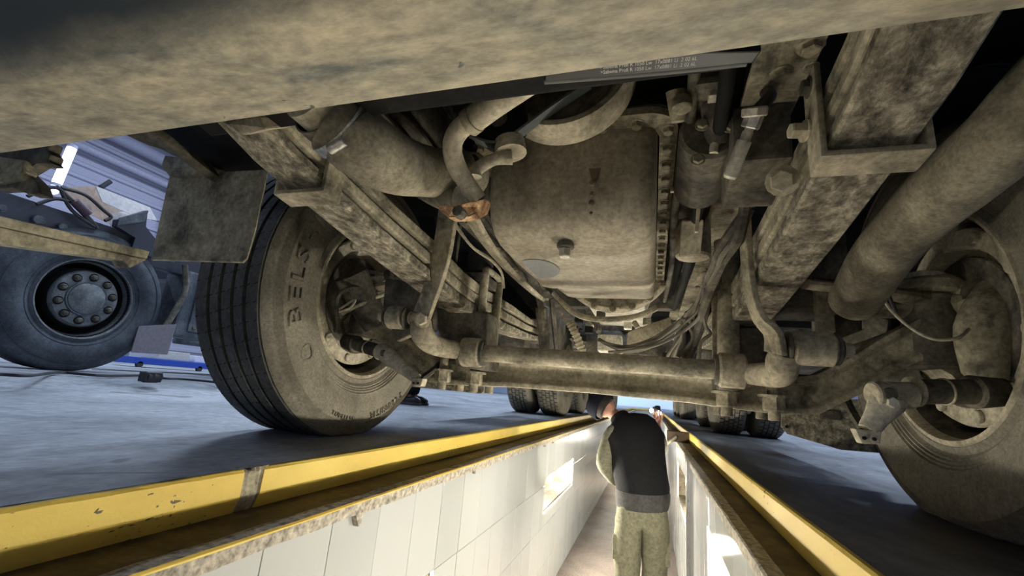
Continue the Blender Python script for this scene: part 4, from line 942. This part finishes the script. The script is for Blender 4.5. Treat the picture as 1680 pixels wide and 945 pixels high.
tube('propeller_shaft', [(-.18, 2.95, .78), (-.18, 4.75, .56)], .06, dustD, LY, 20, 0)
box('fuel_tank', (-1.38, 2.6, .42), (-.75, 3.9, .98), dustD, LY, .05); box('battery_box', (.35, 2.6, .48), (1.0, 3.6, .98), dustD, LY, .03)
cyl('air_tank', (-.55, 3.2, .58), (.2, 3.2, .58), .12, dustD, LY, 28)

# ================================================================= SEMI-TRAILER BEHIND
TRL = thing('semi_trailer', 'trailer with dual tyres far behind the truck over the pit', 'trailer', (-.18, 10.5, 0))
box('trailer_deck', (-1.4, 4.0, 1.15), (1.04, 15, 1.3), black, TRL)
for s in (-1, 1): box('chassis_beam', (CX+s*.5-.05, 5.0, .98), (CX+s*.5+.05, 14.8, 1.15), black, TRL)
for y in (9.2, 10.5, 11.8):
    for x in (-1.33, -1.0, .64, .97): drive_tyre(x, y, .495, TRL, .495, .27, False)
    cyl('trailer_axle', (-1.3, y, .495), (1.0, y, .495), .07, dustD, TRL, 20)
    for s in (-1, 1): box('axle_hanger', (CX+s*.5-.04, y-.1, .45), (CX+s*.5+.04, y+.1, 1.0), dustD, TRL, .01)

# ================================================================= SECOND LORRY IN THE NEXT BAY
L2 = thing('lorry', 'blue grey lorry chassis with round hub wheel parked in the next bay', 'truck', (-4.15, 2.06, .07))
def side_wheel(c, R=.53):
    x, y, z = c
    P = [(-.02, .29), (.0, .297), (.0, .312), (-.005, .32), (.016, .36), (.026, .40), (.022, .44), (.010, .475), (-.004, .50), (-.012, .516), (-.03, R), (-.24, R), (-.27, .49), (-.28, .40), (-.26, .29)]
    v, f = lathev([(h, r) for h, r in P], c, (1, 0, 0), 96, True); v = [Vector((q.x, q.y, max(q.z, .071))) for q in v]
    t = mk('tyre', v, f, dusty('dark blue grey tyre', (.035, .042, .052), (.065, .075, .088), (.11, .125, .14), 4, rough=.8, bump=.2), L2, True)  # rubber mottled in dark blue greys
    for r in (.34, .455, .47): lathe('moulding_ring', [(-.003, r), (.0, r+.001), (.0, r+.004), (-.003, r+.005)], (x+(.011 if r < .4 else .016), y, z), (1, 0, 0), t.data.materials[0], t, 72, True)
    rm = lathe('wheel_rim', [(-.004, .300), (.004, .297), (.002, .288), (-.02, .283), (-.05, .27), (-.11, .265), (-.13, .25), (-.135, .225), (-.10, .222), (-.05, .215), (-.02, .205), (-.008, .195), (-.006, .12), (-.006, 0), (-.2, 0), (-.2, .29)], c, (1, 0, 0), dusty('grey rim paint', (.09, .10, .105), (.16, .175, .18), (.24, .25, .25), 9, rough=.6, bump=.2), L2, 80)
    lathe('rim_recess_shade', [(-.010, .286), (-.045, .274), (-.10, .262), (-.128, .245), (-.128, .228), (-.095, .226), (-.05, .219), (-.03, .214), (-.03, .213), (-.1, .20), (-.14, .20), (-.14, .27), (-.1, .275)], (c[0]+.002, c[1], c[2]), (1, 0, 0), black, rm, 72, True)  # black ring puts the shade of the recess into colour
    lathe('hub_cap', [(-.006, .113), (.006, .113), (.012, .106), (.016, .0)], c, (1, 0, 0), rm.data.materials[0], rm, 48)
    lathe('hub_ring', [(-.006, .128), (.004, .126), (.004, .116), (-.006, .114)], c, (1, 0, 0), bluep, rm, 48)
    for k in range(10):
        a = 2*PI*(k+.45)/10; p = Vector((x-.006, y+math.cos(a)*.163, z+math.sin(a)*.163))
        lathe('nut_collar', [(0, .030), (.004, .030), (.004, .026), (0, .022)], p, (1, 0, 0), black, rm, 20)
        lathe('wheel_nut', [(0, .021), (.018, .019), (.026, .013), (.027, 0)], p, (1, 0, 0), dustD, rm, 14)
side_wheel((-4.0, 2.06, .60))
r2 = box('frame_rail', (-4.16, -1.2, .97), (-4.06, 6.5, 1.19), navy, L2, .006)
for y in (1.5, 1.7, 2.1, 2.25, 2.6): bolt((-4.06, y, 1.08), (1, 0, 0), .02, bluep, r2)
lathe('mudguard', [(-.33, .585), (-.30, .57), (-.30, .64), (-.33, .64)], (-4.0, 2.06, .60), (1, 0, 0), navy, L2, 36, True, True, -2.0, 1.6)
box('side_box', (-4.3, 2.74, .42), (-4.02, 3.9, 1.02), bluep, L2, .02); box('side_box_door', (-4.02, 2.85, .48), (-4.00, 3.35, .97), bluep, L2, .01)
for z in (.52, .9): cyl('hinge', (-4.0, 2.9, z), (-3.985, 2.9, z), .02, dustD, L2, 14)
tube('rear_stay', [(-3.98, 2.66, 1.05), (-3.98, 2.72, .8), (-3.98, 2.62, .42)], .025, dustD, L2, 10)
prism('mud_flap', [Q(228, 535, X=-3.95), Q(290, 532, X=-3.95), Q(275, 582, X=-3.95), Q(215, 578, X=-3.95)], (-.01, 0, 0), plain('grey plastic flap', (.22, .2, .22), .7), L2, .003)
box('cab_back', (-5.9, -1.2, 1.19), (-4.1, .6, 1.30), navy, L2, .02)
box('cross_tube', (-5.9, 2.9, .98), (-4.16, 3.05, 1.12), navy, L2); box('frame_rail', (-5.9, -1.2, .97), (-5.8, 6.5, 1.19), navy, L2)
box('side_box', (-5.7, 3.9, .42), (-4.05, 5.2, 1.15), bluep, L2, .02)
prism('spring_bracket', [Q(193, 360, X=-3.98), Q(243, 345, X=-3.98), Q(240, 372, X=-3.98), Q(262, 400, X=-3.98), Q(262, 425, X=-3.98), Q(215, 412, X=-3.98), Q(222, 390, X=-3.98), Q(191, 371, X=-3.98)], (-.06, 0, 0), navy, L2, .004)
prism('junction_bracket', [Q(195, 357, X=-3.97), Q(243, 346, X=-3.97), Q(236, 364, X=-3.97), Q(191, 370, X=-3.97)], (.01, 0, 0), bluep, L2, .003)
for sp in ([(45, 322), (80, 308), (100, 312), (120, 335), (150, 365)], [(92, 305), (125, 335), (150, 362), (160, 375)], [(100, 308), (140, 320), (170, 345), (182, 356), (172, 362)], [(100, 312), (118, 345), (155, 372)], [(60, 335), (90, 326), (112, 330)]):
    tube('brake_hose', [Q(a, b, X=-4.0) for a, b in sp], .013, wireD, L2, 8)
tube('rubber_boot', [Q(122, 330, X=-3.98), Q(145, 352, X=-3.98)], .03, plain('dark purple rubber', (.06, .03, .05), .6), L2, 12)
for a, b, r in ((30, 372, .02), (60, 360, .03), (100, 372, .025), (140, 385, .03), (150, 395, .02)): p = Q(a, b, X=-4.05); cyl('fitting', p, p+Vector((.03, 0, 0)), r, bluep, L2, 12)

cb = thing('cardboard_box', 'open cardboard box with white flaps lying on the bare chassis of the next lorry', 'box', Q(190, 360, X=-4.5))
X_ = -4.5
P1 = [Q(a, b, X=X_) for a, b in ((100, 308), (157, 305), (150, 345), (120, 338))]; prism('side_panel', P1, (-.01, 0, 0), card, cb)
prism('flap', [Q(a, b, X=X_+.06) for a, b in ((157, 305), (246, 340), (258, 362), (222, 355), (168, 331))], (-.01, 0, 0), cardw, cb)
prism('side_panel', [Q(a, b, X=X_-.05) for a, b in ((157, 308), (168, 331), (205, 350), (190, 372), (148, 352))], (-.01, 0, 0), card, cb)
prism('side_panel', [Q(a, b, X=X_+.01) for a, b in ((180, 350), (215, 346), (225, 372), (182, 372))], (-.01, 0, 0), cardw, cb)
a = Q(190, 372, X=X_); box('bottom_panel', (X_-.45, Q(110, 340, X=X_).y, 1.19), (X_, Q(240, 372, X=X_).y, 1.2), card, cb)
tag(cyl('marker_pen', Q(165, 307, X=-4.6), Q(181, 297, X=-4.6), .022, navy), 'dark tube sticking up behind the cardboard box on the chassis', 'tube')

# blue trolley and clutter beyond
bt = thing('tool_trolley', 'low blue trolley on small wheels far behind the parked lorry', 'trolley', Q(270, 600, X=-7.5))
a = Q(222, 584, X=-7.5); b = Q(330, 597, X=-7.5)
box('tray', (-8.1, a.y, .12), (-7.5, b.y+.3, .22), blue, bt, .01)
for y in (a.y+.1, b.y): cyl('castor', (-7.55, y, .115), (-7.50, y, .115), .05, wireD, bt, 16)
box('load', (-8.0, a.y+.4, .22), (-7.6, a.y+.9, .36), plain('cream panel', (.6, .57, .5), .7), bt, .01)
box('load', (-8.0, a.y+1.0, .22), (-7.6, a.y+1.3, .33), plain('white panel', (.75, .75, .8), .7), bt, .01)

# LED tube lamp and a stub for its reflection
def ledtube(a, b, r, lbl):
    t = thing('led_tube_lamp', lbl, 'lamp', a)
    cyl('tube', a, b, r, glow, t, 16); d = (b-a).normalized()
    cyl('end_cap', a-d*.06, a, r*1.1, hallw, t, 14); cyl('end_cap', b, b+d*.06, r*1.1, hallw, t, 14); box('bracket', (-12.548, a.y-.01, a.z-.05), (a.x, a.y+.01, a.z-.03), navy, t); return t
LT = ledtube(Q(93, 301, X=-10.3), Q(118, 243, X=-10.3), .07, 'long glowing white LED tube on the hall wall at upper left')
cyl('reflected_glow', Q(84, 313, X=-10.3), Q(92, 311, X=-10.3), .07, glow, LT, 16)  # glowing stub drawn for the tube's reflection, not a second lamp

# extension cable on the floor with its coupler
def floorq(px, py, up=.012):
    z = up
    for _ in range(8):
        p = Q(px, py, Z=z); x = p.x; t = min(1, max(0, (-2.6-x)/.8)); z = up+.07*t*t*(3-2*t)
    return p
ec = thing('extension_cable', 'thin dark extension cable lying across the floor with a black coupler', 'cable', floorq(240, 618))
tube('cord', [floorq(a, b) for a, b in ((-60, 612), (0, 614), (50, 616), (100, 611), (165, 616), (230, 616), (238, 617))], .008, wireD, ec, 8, 8)
tube('cord', [floorq(a, b) for a, b in ((255, 619), (275, 621), (300, 622), (360, 628), (430, 640))], .008, wireD, ec, 8, 8)
a, b = floorq(236, 618, .03), floorq(260, 619, .03); cyl('coupler', a, b, .035, wireD, ec, 10); 
for t_ in (.2, .7): p = a.lerp(b, t_); box('lug', (p.x-.03, p.y-.03, p.z-.03), (p.x+.03, p.y+.03, p.z+.03), wireD, ec, .006)
for (a, b, c, d) in ((150, 606, 400, 617),):
    p, q = floorq(a, b, .004), floorq(c, d, .004); prism('trim_4', [p, q, q+Vector((-.25, .3, 0)), p+Vector((-.25, .3, 0))], (0, 0, .006), plain('brown steel strip', (.12, .09, .09), .5))['kind'] = 'structure'

# ================================================================= PEOPLE
def skinmesh(name, J, E_, mat, parent, sub=2, disp=0, root=None):
    names = list(J); me = bpy.data.meshes.new(name); me.from_pydata([J[n][0] for n in names], [(names.index(a), names.index(b)) for a, b in E_], [])
    o = bpy.data.objects.new(name, me); COL.objects.link(o)
    m = o.modifiers.new('s', 'SKIN'); m.use_smooth_shade = True; m.branch_smoothing = .6
    for i, n in enumerate(names):
        r = J[n][1]; sv = me.skin_vertices[0].data[i]; sv.radius = r if hasattr(r, '__len__') else (r, r); sv.use_root = (n == (root or names[0]))
    s_ = o.modifiers.new('u', 'SUBSURF'); s_.levels = s_.render_levels = sub
    if disp:
        tx = bpy.data.textures.new(name+'_tx', 'CLOUDS'); tx.noise_scale = .07
        d_ = o.modifiers.new('d', 'DISPLACE'); d_.texture = tx; d_.strength = disp; d_.mid_level = .5; d_.texture_coords = 'GLOBAL'
    bpy.context.view_layer.update()
    m2 = bpy.data.meshes.new_from_object(o.evaluated_get(bpy.context.evaluated_depsgraph_get())); bpy.data.objects.remove(o)
    m2.materials.clear(); m2.polygons.foreach_set('use_smooth', [True]*len(m2.polygons)); m2.name = name
    return link(name, m2, mat, parent)
def hand(J, E_, wrist, palm_dir, side, key, curl=.5, r=.0085, nrm=(0, 0, 1)):
    """palm and five fingers: palm_dir points from the wrist to the fingertips, side points to the thumb"""
    w_ = Vector(wrist); d = Vector(palm_dir).normalized(); s_ = Vector(side).normalized(); n = Vector(nrm).normalized()
    J[key+'palm'] = (w_+d*.055, (.034, .016)); E_.append((key+'wrist', key+'palm'))
    for i, (off, ln) in enumerate(((.030, .070), (.010, .080), (-.010, .074), (-.029, .058))):
        a = w_+d*.095+s_*off; J[f'{key}f{i}a'] = (a, r); E_.append((key+'palm', f'{key}f{i}a'))
        b = a+(d*(1-curl*.3)-n*curl*.6)*ln*.5; J[f'{key}f{i}b'] = (b, r*.95); c = b+(d*(1-curl)-n*curl*1.1)*ln*.5; J[f'{key}f{i}c'] = (c, r*.8)
        E_ += [(f'{key}f{i}a', f'{key}f{i}b'), (f'{key}f{i}b', f'{key}f{i}c')]
    a = w_+d*.03+s_*.035; J[key+'t0'] = (a, r*1.2); J[key+'t1'] = (a+d*.03+s_*.022-n*curl*.012, r*1.05); J[key+'t2'] = (a+d*.055+s_*.024-n*curl*.028, r*.85)
    E_ += [(key+'palm', key+'t0'), (key+'t0', key+'t1'), (key+'t1', key+'t2')]
def person(label, K, cols, loc, cap_dir=(0, 1, 0), group=None):
    """K: joint positions"""
    T = thing('person', label, 'person', loc, group)
    V = {k: Vector(v) for k, v in K.items()}
    fw = Vector(cap_dir).normalized()
    hd = V['head']; upv = (V['head']-V['neck']).normalized(); sdv = fw.cross(upv).normalized()
    J = {'pelvis': (V['hip'], (.14, .11)), 'belly': (V['hip'].lerp(V['chest'], .5), (.14, .11)), 'chest': (V['chest'], (.15, .11)), 'upchest': (V['chest'].lerp(V['neck'], .6), (.12, .09)), 'neck': (V['neck'], .055),
         'jaw': (V['neck'].lerp(hd, .5)+fw*.015, .062), 'head': (hd, (.078, .088)), 'crown': (hd+upv*.075-fw*.01, (.062, .07)),
         'nose': (hd+fw*.098-upv*.012, .010), 'noseb': (hd+fw*.08+upv*.01, .012), 'earl': (hd+sdv*.08, .013), 'earr': (hd-sdv*.08, .013), 'chin': (hd+fw*.06-upv*.08, .028)}
    E_ = [('pelvis', 'belly'), ('belly', 'chest'), ('chest', 'upchest'), ('upchest', 'neck'), ('neck', 'jaw'), ('jaw', 'head'), ('head', 'crown'), ('head', 'noseb'), ('noseb', 'nose'), ('head', 'earl'), ('head', 'earr'), ('jaw', 'chin')]
    for s in 'lr':
        J[s+'sh'] = (V[s+'sh'], .055); J[s+'el'] = (V[s+'el'], .042); J[s+'wrist'] = (V[s+'wr'], .028)
        E_ += [('upchest', s+'sh'), (s+'sh', s+'el'), (s+'el', s+'wrist')]
        J[s+'hip'] = (V[s+'hip'], .085); J[s+'kn'] = (V[s+'kn'], .058); J[s+'an'] = (V[s+'an'], .034); J[s+'toe'] = (V[s+'an']+fw*.14+Vector((0, 0, -.055)), .03)
        E_ += [('pelvis', s+'hip'), (s+'hip', s+'kn'), (s+'kn', s+'an'), (s+'an', s+'toe')]
        d = V.get(s+'hd', V[s+'wr']-V[s+'el']); hand(J, E_, V[s+'wr'], d, V.get(s+'th', fw), s, .8, .0085, V.get(s+'nr', (0, 0, 1)))
    b = skinmesh('body', J, E_, cols['skin'], T, 2)
    # clothes
    J = {'waist': (V['hip']+Vector((0, 0, .05)), (.165, .125)), 'seat': (V['hip']-Vector((0, .01, .05)), (.165, .135))}; E_ = [('waist', 'seat')]
    for s in 'lr':
        h, k, a = V[s+'hip'], V[s+'kn'], V[s+'an']
        J[s+'a'] = (h-Vector((0, 0, .12)), .108); J[s+'b'] = (h.lerp(k, .6), .095); J[s+'c'] = (k, .084); J[s+'d'] = (k.lerp(a, .5), .074); J[s+'e'] = (a-Vector((0, 0, .01)), .076)
        E_ += [('seat', s+'a'), (s+'a', s+'b'), (s+'b', s+'c'), (s+'c', s+'d'), (s+'d', s+'e')]
    tr = skinmesh('trousers', J, E_, cols['trousers'], T, 2, .022)
    for s in 'lr':   # cargo pockets, boots
        h, k = V[s+'hip'], V[s+'kn']; c = h.lerp(k, .72); o_ = 1 if s == 'r' else -1
        v, f = boxv(c+sdv*0+Vector((o_*.072, -.0, 0)), (.03, .11, .14)); mk('cargo_pocket', v, f, cols['trousers'], tr, True, .012)
        a = V[s+'an']; z0 = a.z-.085
        v, f = tubev([a+Vector((0, 0, .08)), a, a+Vector((0, 0, -.045))+fw*.03, a+Vector((0, 0, -.05))+fw*.12, a+Vector((0, 0, -.058))+fw*.175], [.055, .055, .048, .045, .025], 16, 5)
        v = [Vector((q.x, q.y, max(q.z, z0+.012))) for q in v]; bo = mk('boot', v, f, cols['shoe'], T, True)
        prism('sole', [Vector((a.x, a.y, z0))+fw*u+fw.cross(Vector((0, 0, 1)))*w_ for u, w_ in ((-.055, -.035), (.05, -.045), (.13, -.047), (.19, -.02), (.19, .02), (.13, .047), (.05, .045), (-.055, .035))], (0, 0, .022), rubberD, bo, .004)
    for s in 'lr':
        h, k, a = V[s+'sh'], V[s+'el'], V[s+'wr']
        J = {'r': (h.lerp(V['chest'], .25), .085), 'a': (h, .080), 'b': (h.lerp(k, .5), .070), 'c': (k, .062), 'd': (k.lerp(a, .6), .052), 'e': (k.lerp(a, .97), .042)}
        sl = skinmesh('sleeve', J, [('r', 'a'), ('a', 'b'), ('b', 'c'), ('c', 'd'), ('d', 'e')], cols['sleeve'], T, 2, .015)
    # vest: loft of elliptical rings from hem to collar
    up0 = V['hip']+Vector((0, 0, -.045)); ch = V['chest']; nk = V['neck']; ax = (V['rsh']-V['lsh']); ax.normalize()
    rings = [(up0, .158, .125), (V['hip']+Vector((0, 0, .03)), .165, .13), (V['hip'].lerp(ch, .35), .168, .132), (V['hip'].lerp(ch, .7), .178, .135), (ch, .188, .138), (ch.lerp(nk, .35), .192, .128), (ch.lerp(nk, .62), .172, .105), (ch.lerp(nk, .84), .115, .085), (nk-(nk-ch).normalized()*.012, .072, .07), (nk+(nk-ch).normalized()*.02, .066, .066)]
    v = []; f = []; S = 40
    for i, (c, rx, ry) in enumerate(rings):
        t = (rings[min(i+1, len(rings)-1)][0]-rings[max(i-1, 0)][0]).normalized(); a_ = (ax-t*ax.dot(t)).normalized(); b_ = t.cross(a_)
        for k in range(S):
            an = 2*PI*k/S; p = c+a_*math.cos(an)*rx+b_*math.sin(an)*ry
            p = p+(p-c).normalized()*noise.noise(p*9)*.012; v.append(p)
    for i in range(len(rings)-1):
        for k in range(S): f.append((i*S+k, i*S+(k+1) % S, (i+1)*S+(k+1) % S, (i+1)*S+k))
    f.append(tuple(range(S))[::-1])
    ve = mk('vest', v, f, cols['vest'], T, True)
    if 'hem' in cols:
        v = []; f = []
        for i, (dz, rx, ry) in enumerate(((-.085, .155, .122), (-.05, .165, .131), (-.0, .168, .134), (.015, .164, .130))):
            for k in range(S):
                an = 2*PI*k/S; c = V['hip']+Vector((0, 0, dz)); v.append(c+Vector((math.cos(an)*rx, math.sin(an)*ry, 0))+Vector((0, 0, .012*math.sin(an*1+1))))
        for i in range(3):
            for k in range(S): f.append((i*S+k, i*S+(k+1) % S, (i+1)*S+(k+1) % S, (i+1)*S+k))
        f.append(tuple(range(S))[::-1]); mk('jacket_hem', v, f, cols['hem'], T, True)
    # hair and cap with a short peak
    hb = MB(); hb.add(*lathev([(.0, .0), (-.004, .05), (-.02, .085), (-.045, .103), (-.08, .108), (-.115, .108), (-.118, .10)], hd+upv*.13, upv, 28)); 
    cp_ = hb.build('cap', cols['cap'], T, True)
    pk = [hd+upv*.045+fw*.085+sdv*.06, hd+upv*.04+fw*.14+sdv*.04, hd+upv*.04+fw*.15, hd+upv*.04+fw*.14-sdv*.04, hd+upv*.045+fw*.085-sdv*.06]
    prism('peak', pk, upv*.006, cols['cap'], cp_, .002)
    lathe('hair', [(-.005, .085), (-.03, .088), (-.055, .083), (-.06, .07), (-.03, .06), (0, .07)], hd+upv*.035-fw*.008, upv, plain('dark hair', (.03, .022, .018), .8), T, 28, True, True, PI*.45, PI*1.55, -fw if False else fw)
    for sgn in (-1, 1):
        e = hd+fw*.078+sdv*sgn*.032+upv*.012; v, f = lathev([(-.011, 0), (-.008, .008), (0, .0115), (.008, .008), (.011, 0)], e, (1, 0, 0), 12); mk('eye', v, f, plain('eye white', (.7, .68, .65), .3), b, True)
    v, f = boxv(hd+fw*.088-upv*.048, (.035, .012, .008)); mk('mouth', v, f, plain('lips', (.4, .15, .12), .6), b, True, .003)
    return T
PZ = PITZ
K = dict(hip=(-.05, 3.10, -.335), chest=(-.10, 3.16, -.04), neck=(-.205, 3.24, .095), head=(-.315, 3.28, .155),
         lsh=(-.255, 3.17, .0), lel=(-.30, 3.12, -.20), lwr=(-.21, 3.26, -.33), rsh=(.015, 3.17, .03), rel=(.055, 3.32, -.09), rwr=(.045, 3.50, .03),
         lhip=(-.13, 3.09, -.40), lkn=(-.135, 3.10, -.76), lan=(-.14, 3.06, PZ+.085), rhip=(.03, 3.09, -.40), rkn=(.03, 3.16, -.76), ran=(.035, 3.12, PZ+.085),
         rhd=(0, .35, 1), rth=(-1, .3, 0), rnr=(0, 1, -.3), lhd=(.3, 1, -.2), lth=(1, 0, .5), lnr=(1, -.2, 0))
person('person in black vest and khaki trousers bending forward in the pit', K, dict(skin=skin, trousers=khaki, sleeve=sleeve, vest=vestm, hem=vesth, cap=capm, shoe=shoe), (-.05, 3.1, PZ), (-.35, 1, -.25))
# torch in the raised right hand
tc = thing('torch', 'black inspection torch with white glowing lenses held in the raised right hand', 'torch', (.045, 3.55, .12))
cyl('torch_body', (.045, 3.56, .08), (.04, 3.60, .20), .022, shoe, tc, 18)
v, f = boxv((.035, 3.585, .165), (.075, .05, .035), Matrix.Rotation(.5, 3, 'Y')); mk('torch_head', v, f, shoe, tc, False, .006)
cyl('lens', (.0, 3.555, .165), (-.004, 3.548, .165), .016, torchm, tc, 16); cyl('lens', (.05, 3.555, .152), (.05, 3.548, .152), .018, torchm, tc, 16)
# timber block and steel bar bridging the ledge
a = Q(1060, 682, Y=4.3); b = Q(1094, 688, Y=4.3)
tag(box('timber_block', (.13, 4.22, -.085), (.31, 4.34, .0), plain('brown timber', (.07, .045, .022), .8), None, .006), 'brown timber block lying on the right kerb ledge beside the person', 'timber')
tag(cyl('steel_bar', (.205, 4.22, -.045), (.05, 4.10, -.16), .013, dust), 'short dusty bar propped below the timber block at the right kerb', 'bar')

# standing person behind the left front wheel: only a boot shows
p = Q(672, 664, Z=0); bx, by = p.x-.03, p.y
K = dict(hip=(bx, by, .95), chest=(bx, by, 1.28), neck=(bx, by, 1.48), head=(bx+.02, by, 1.60), lsh=(bx, by+.19, 1.42), lel=(bx-.02, by+.24, 1.12), lwr=(bx+.06, by+.24, .90), rsh=(bx, by-.19, 1.42), rel=(bx-.02, by-.24, 1.12), rwr=(bx+.06, by-.24, .90),
         lhip=(bx, by+.09, .90), lkn=(bx+.02, by+.10, .50), lan=(bx-.03, by+.12, .088), rhip=(bx, by-.09, .90), rkn=(bx+.02, by-.08, .50), ran=(bx-.03, by-.02, .088), lhd=(0, 0, -1), rhd=(0, 0, -1), lnr=(0, 1, 0), rnr=(0, -1, 0), lth=(1, 0, 0), rth=(1, 0, 0))
dk = cloth('dark work trousers', (.012, .012, .016))
person('person in dark trousers standing behind the left front tyre, only a black boot showing', K, dict(skin=skin, trousers=dk, sleeve=dk, vest=vestm, cap=capm, shoe=shoe), (bx, by, 0), (1, .05, 0))
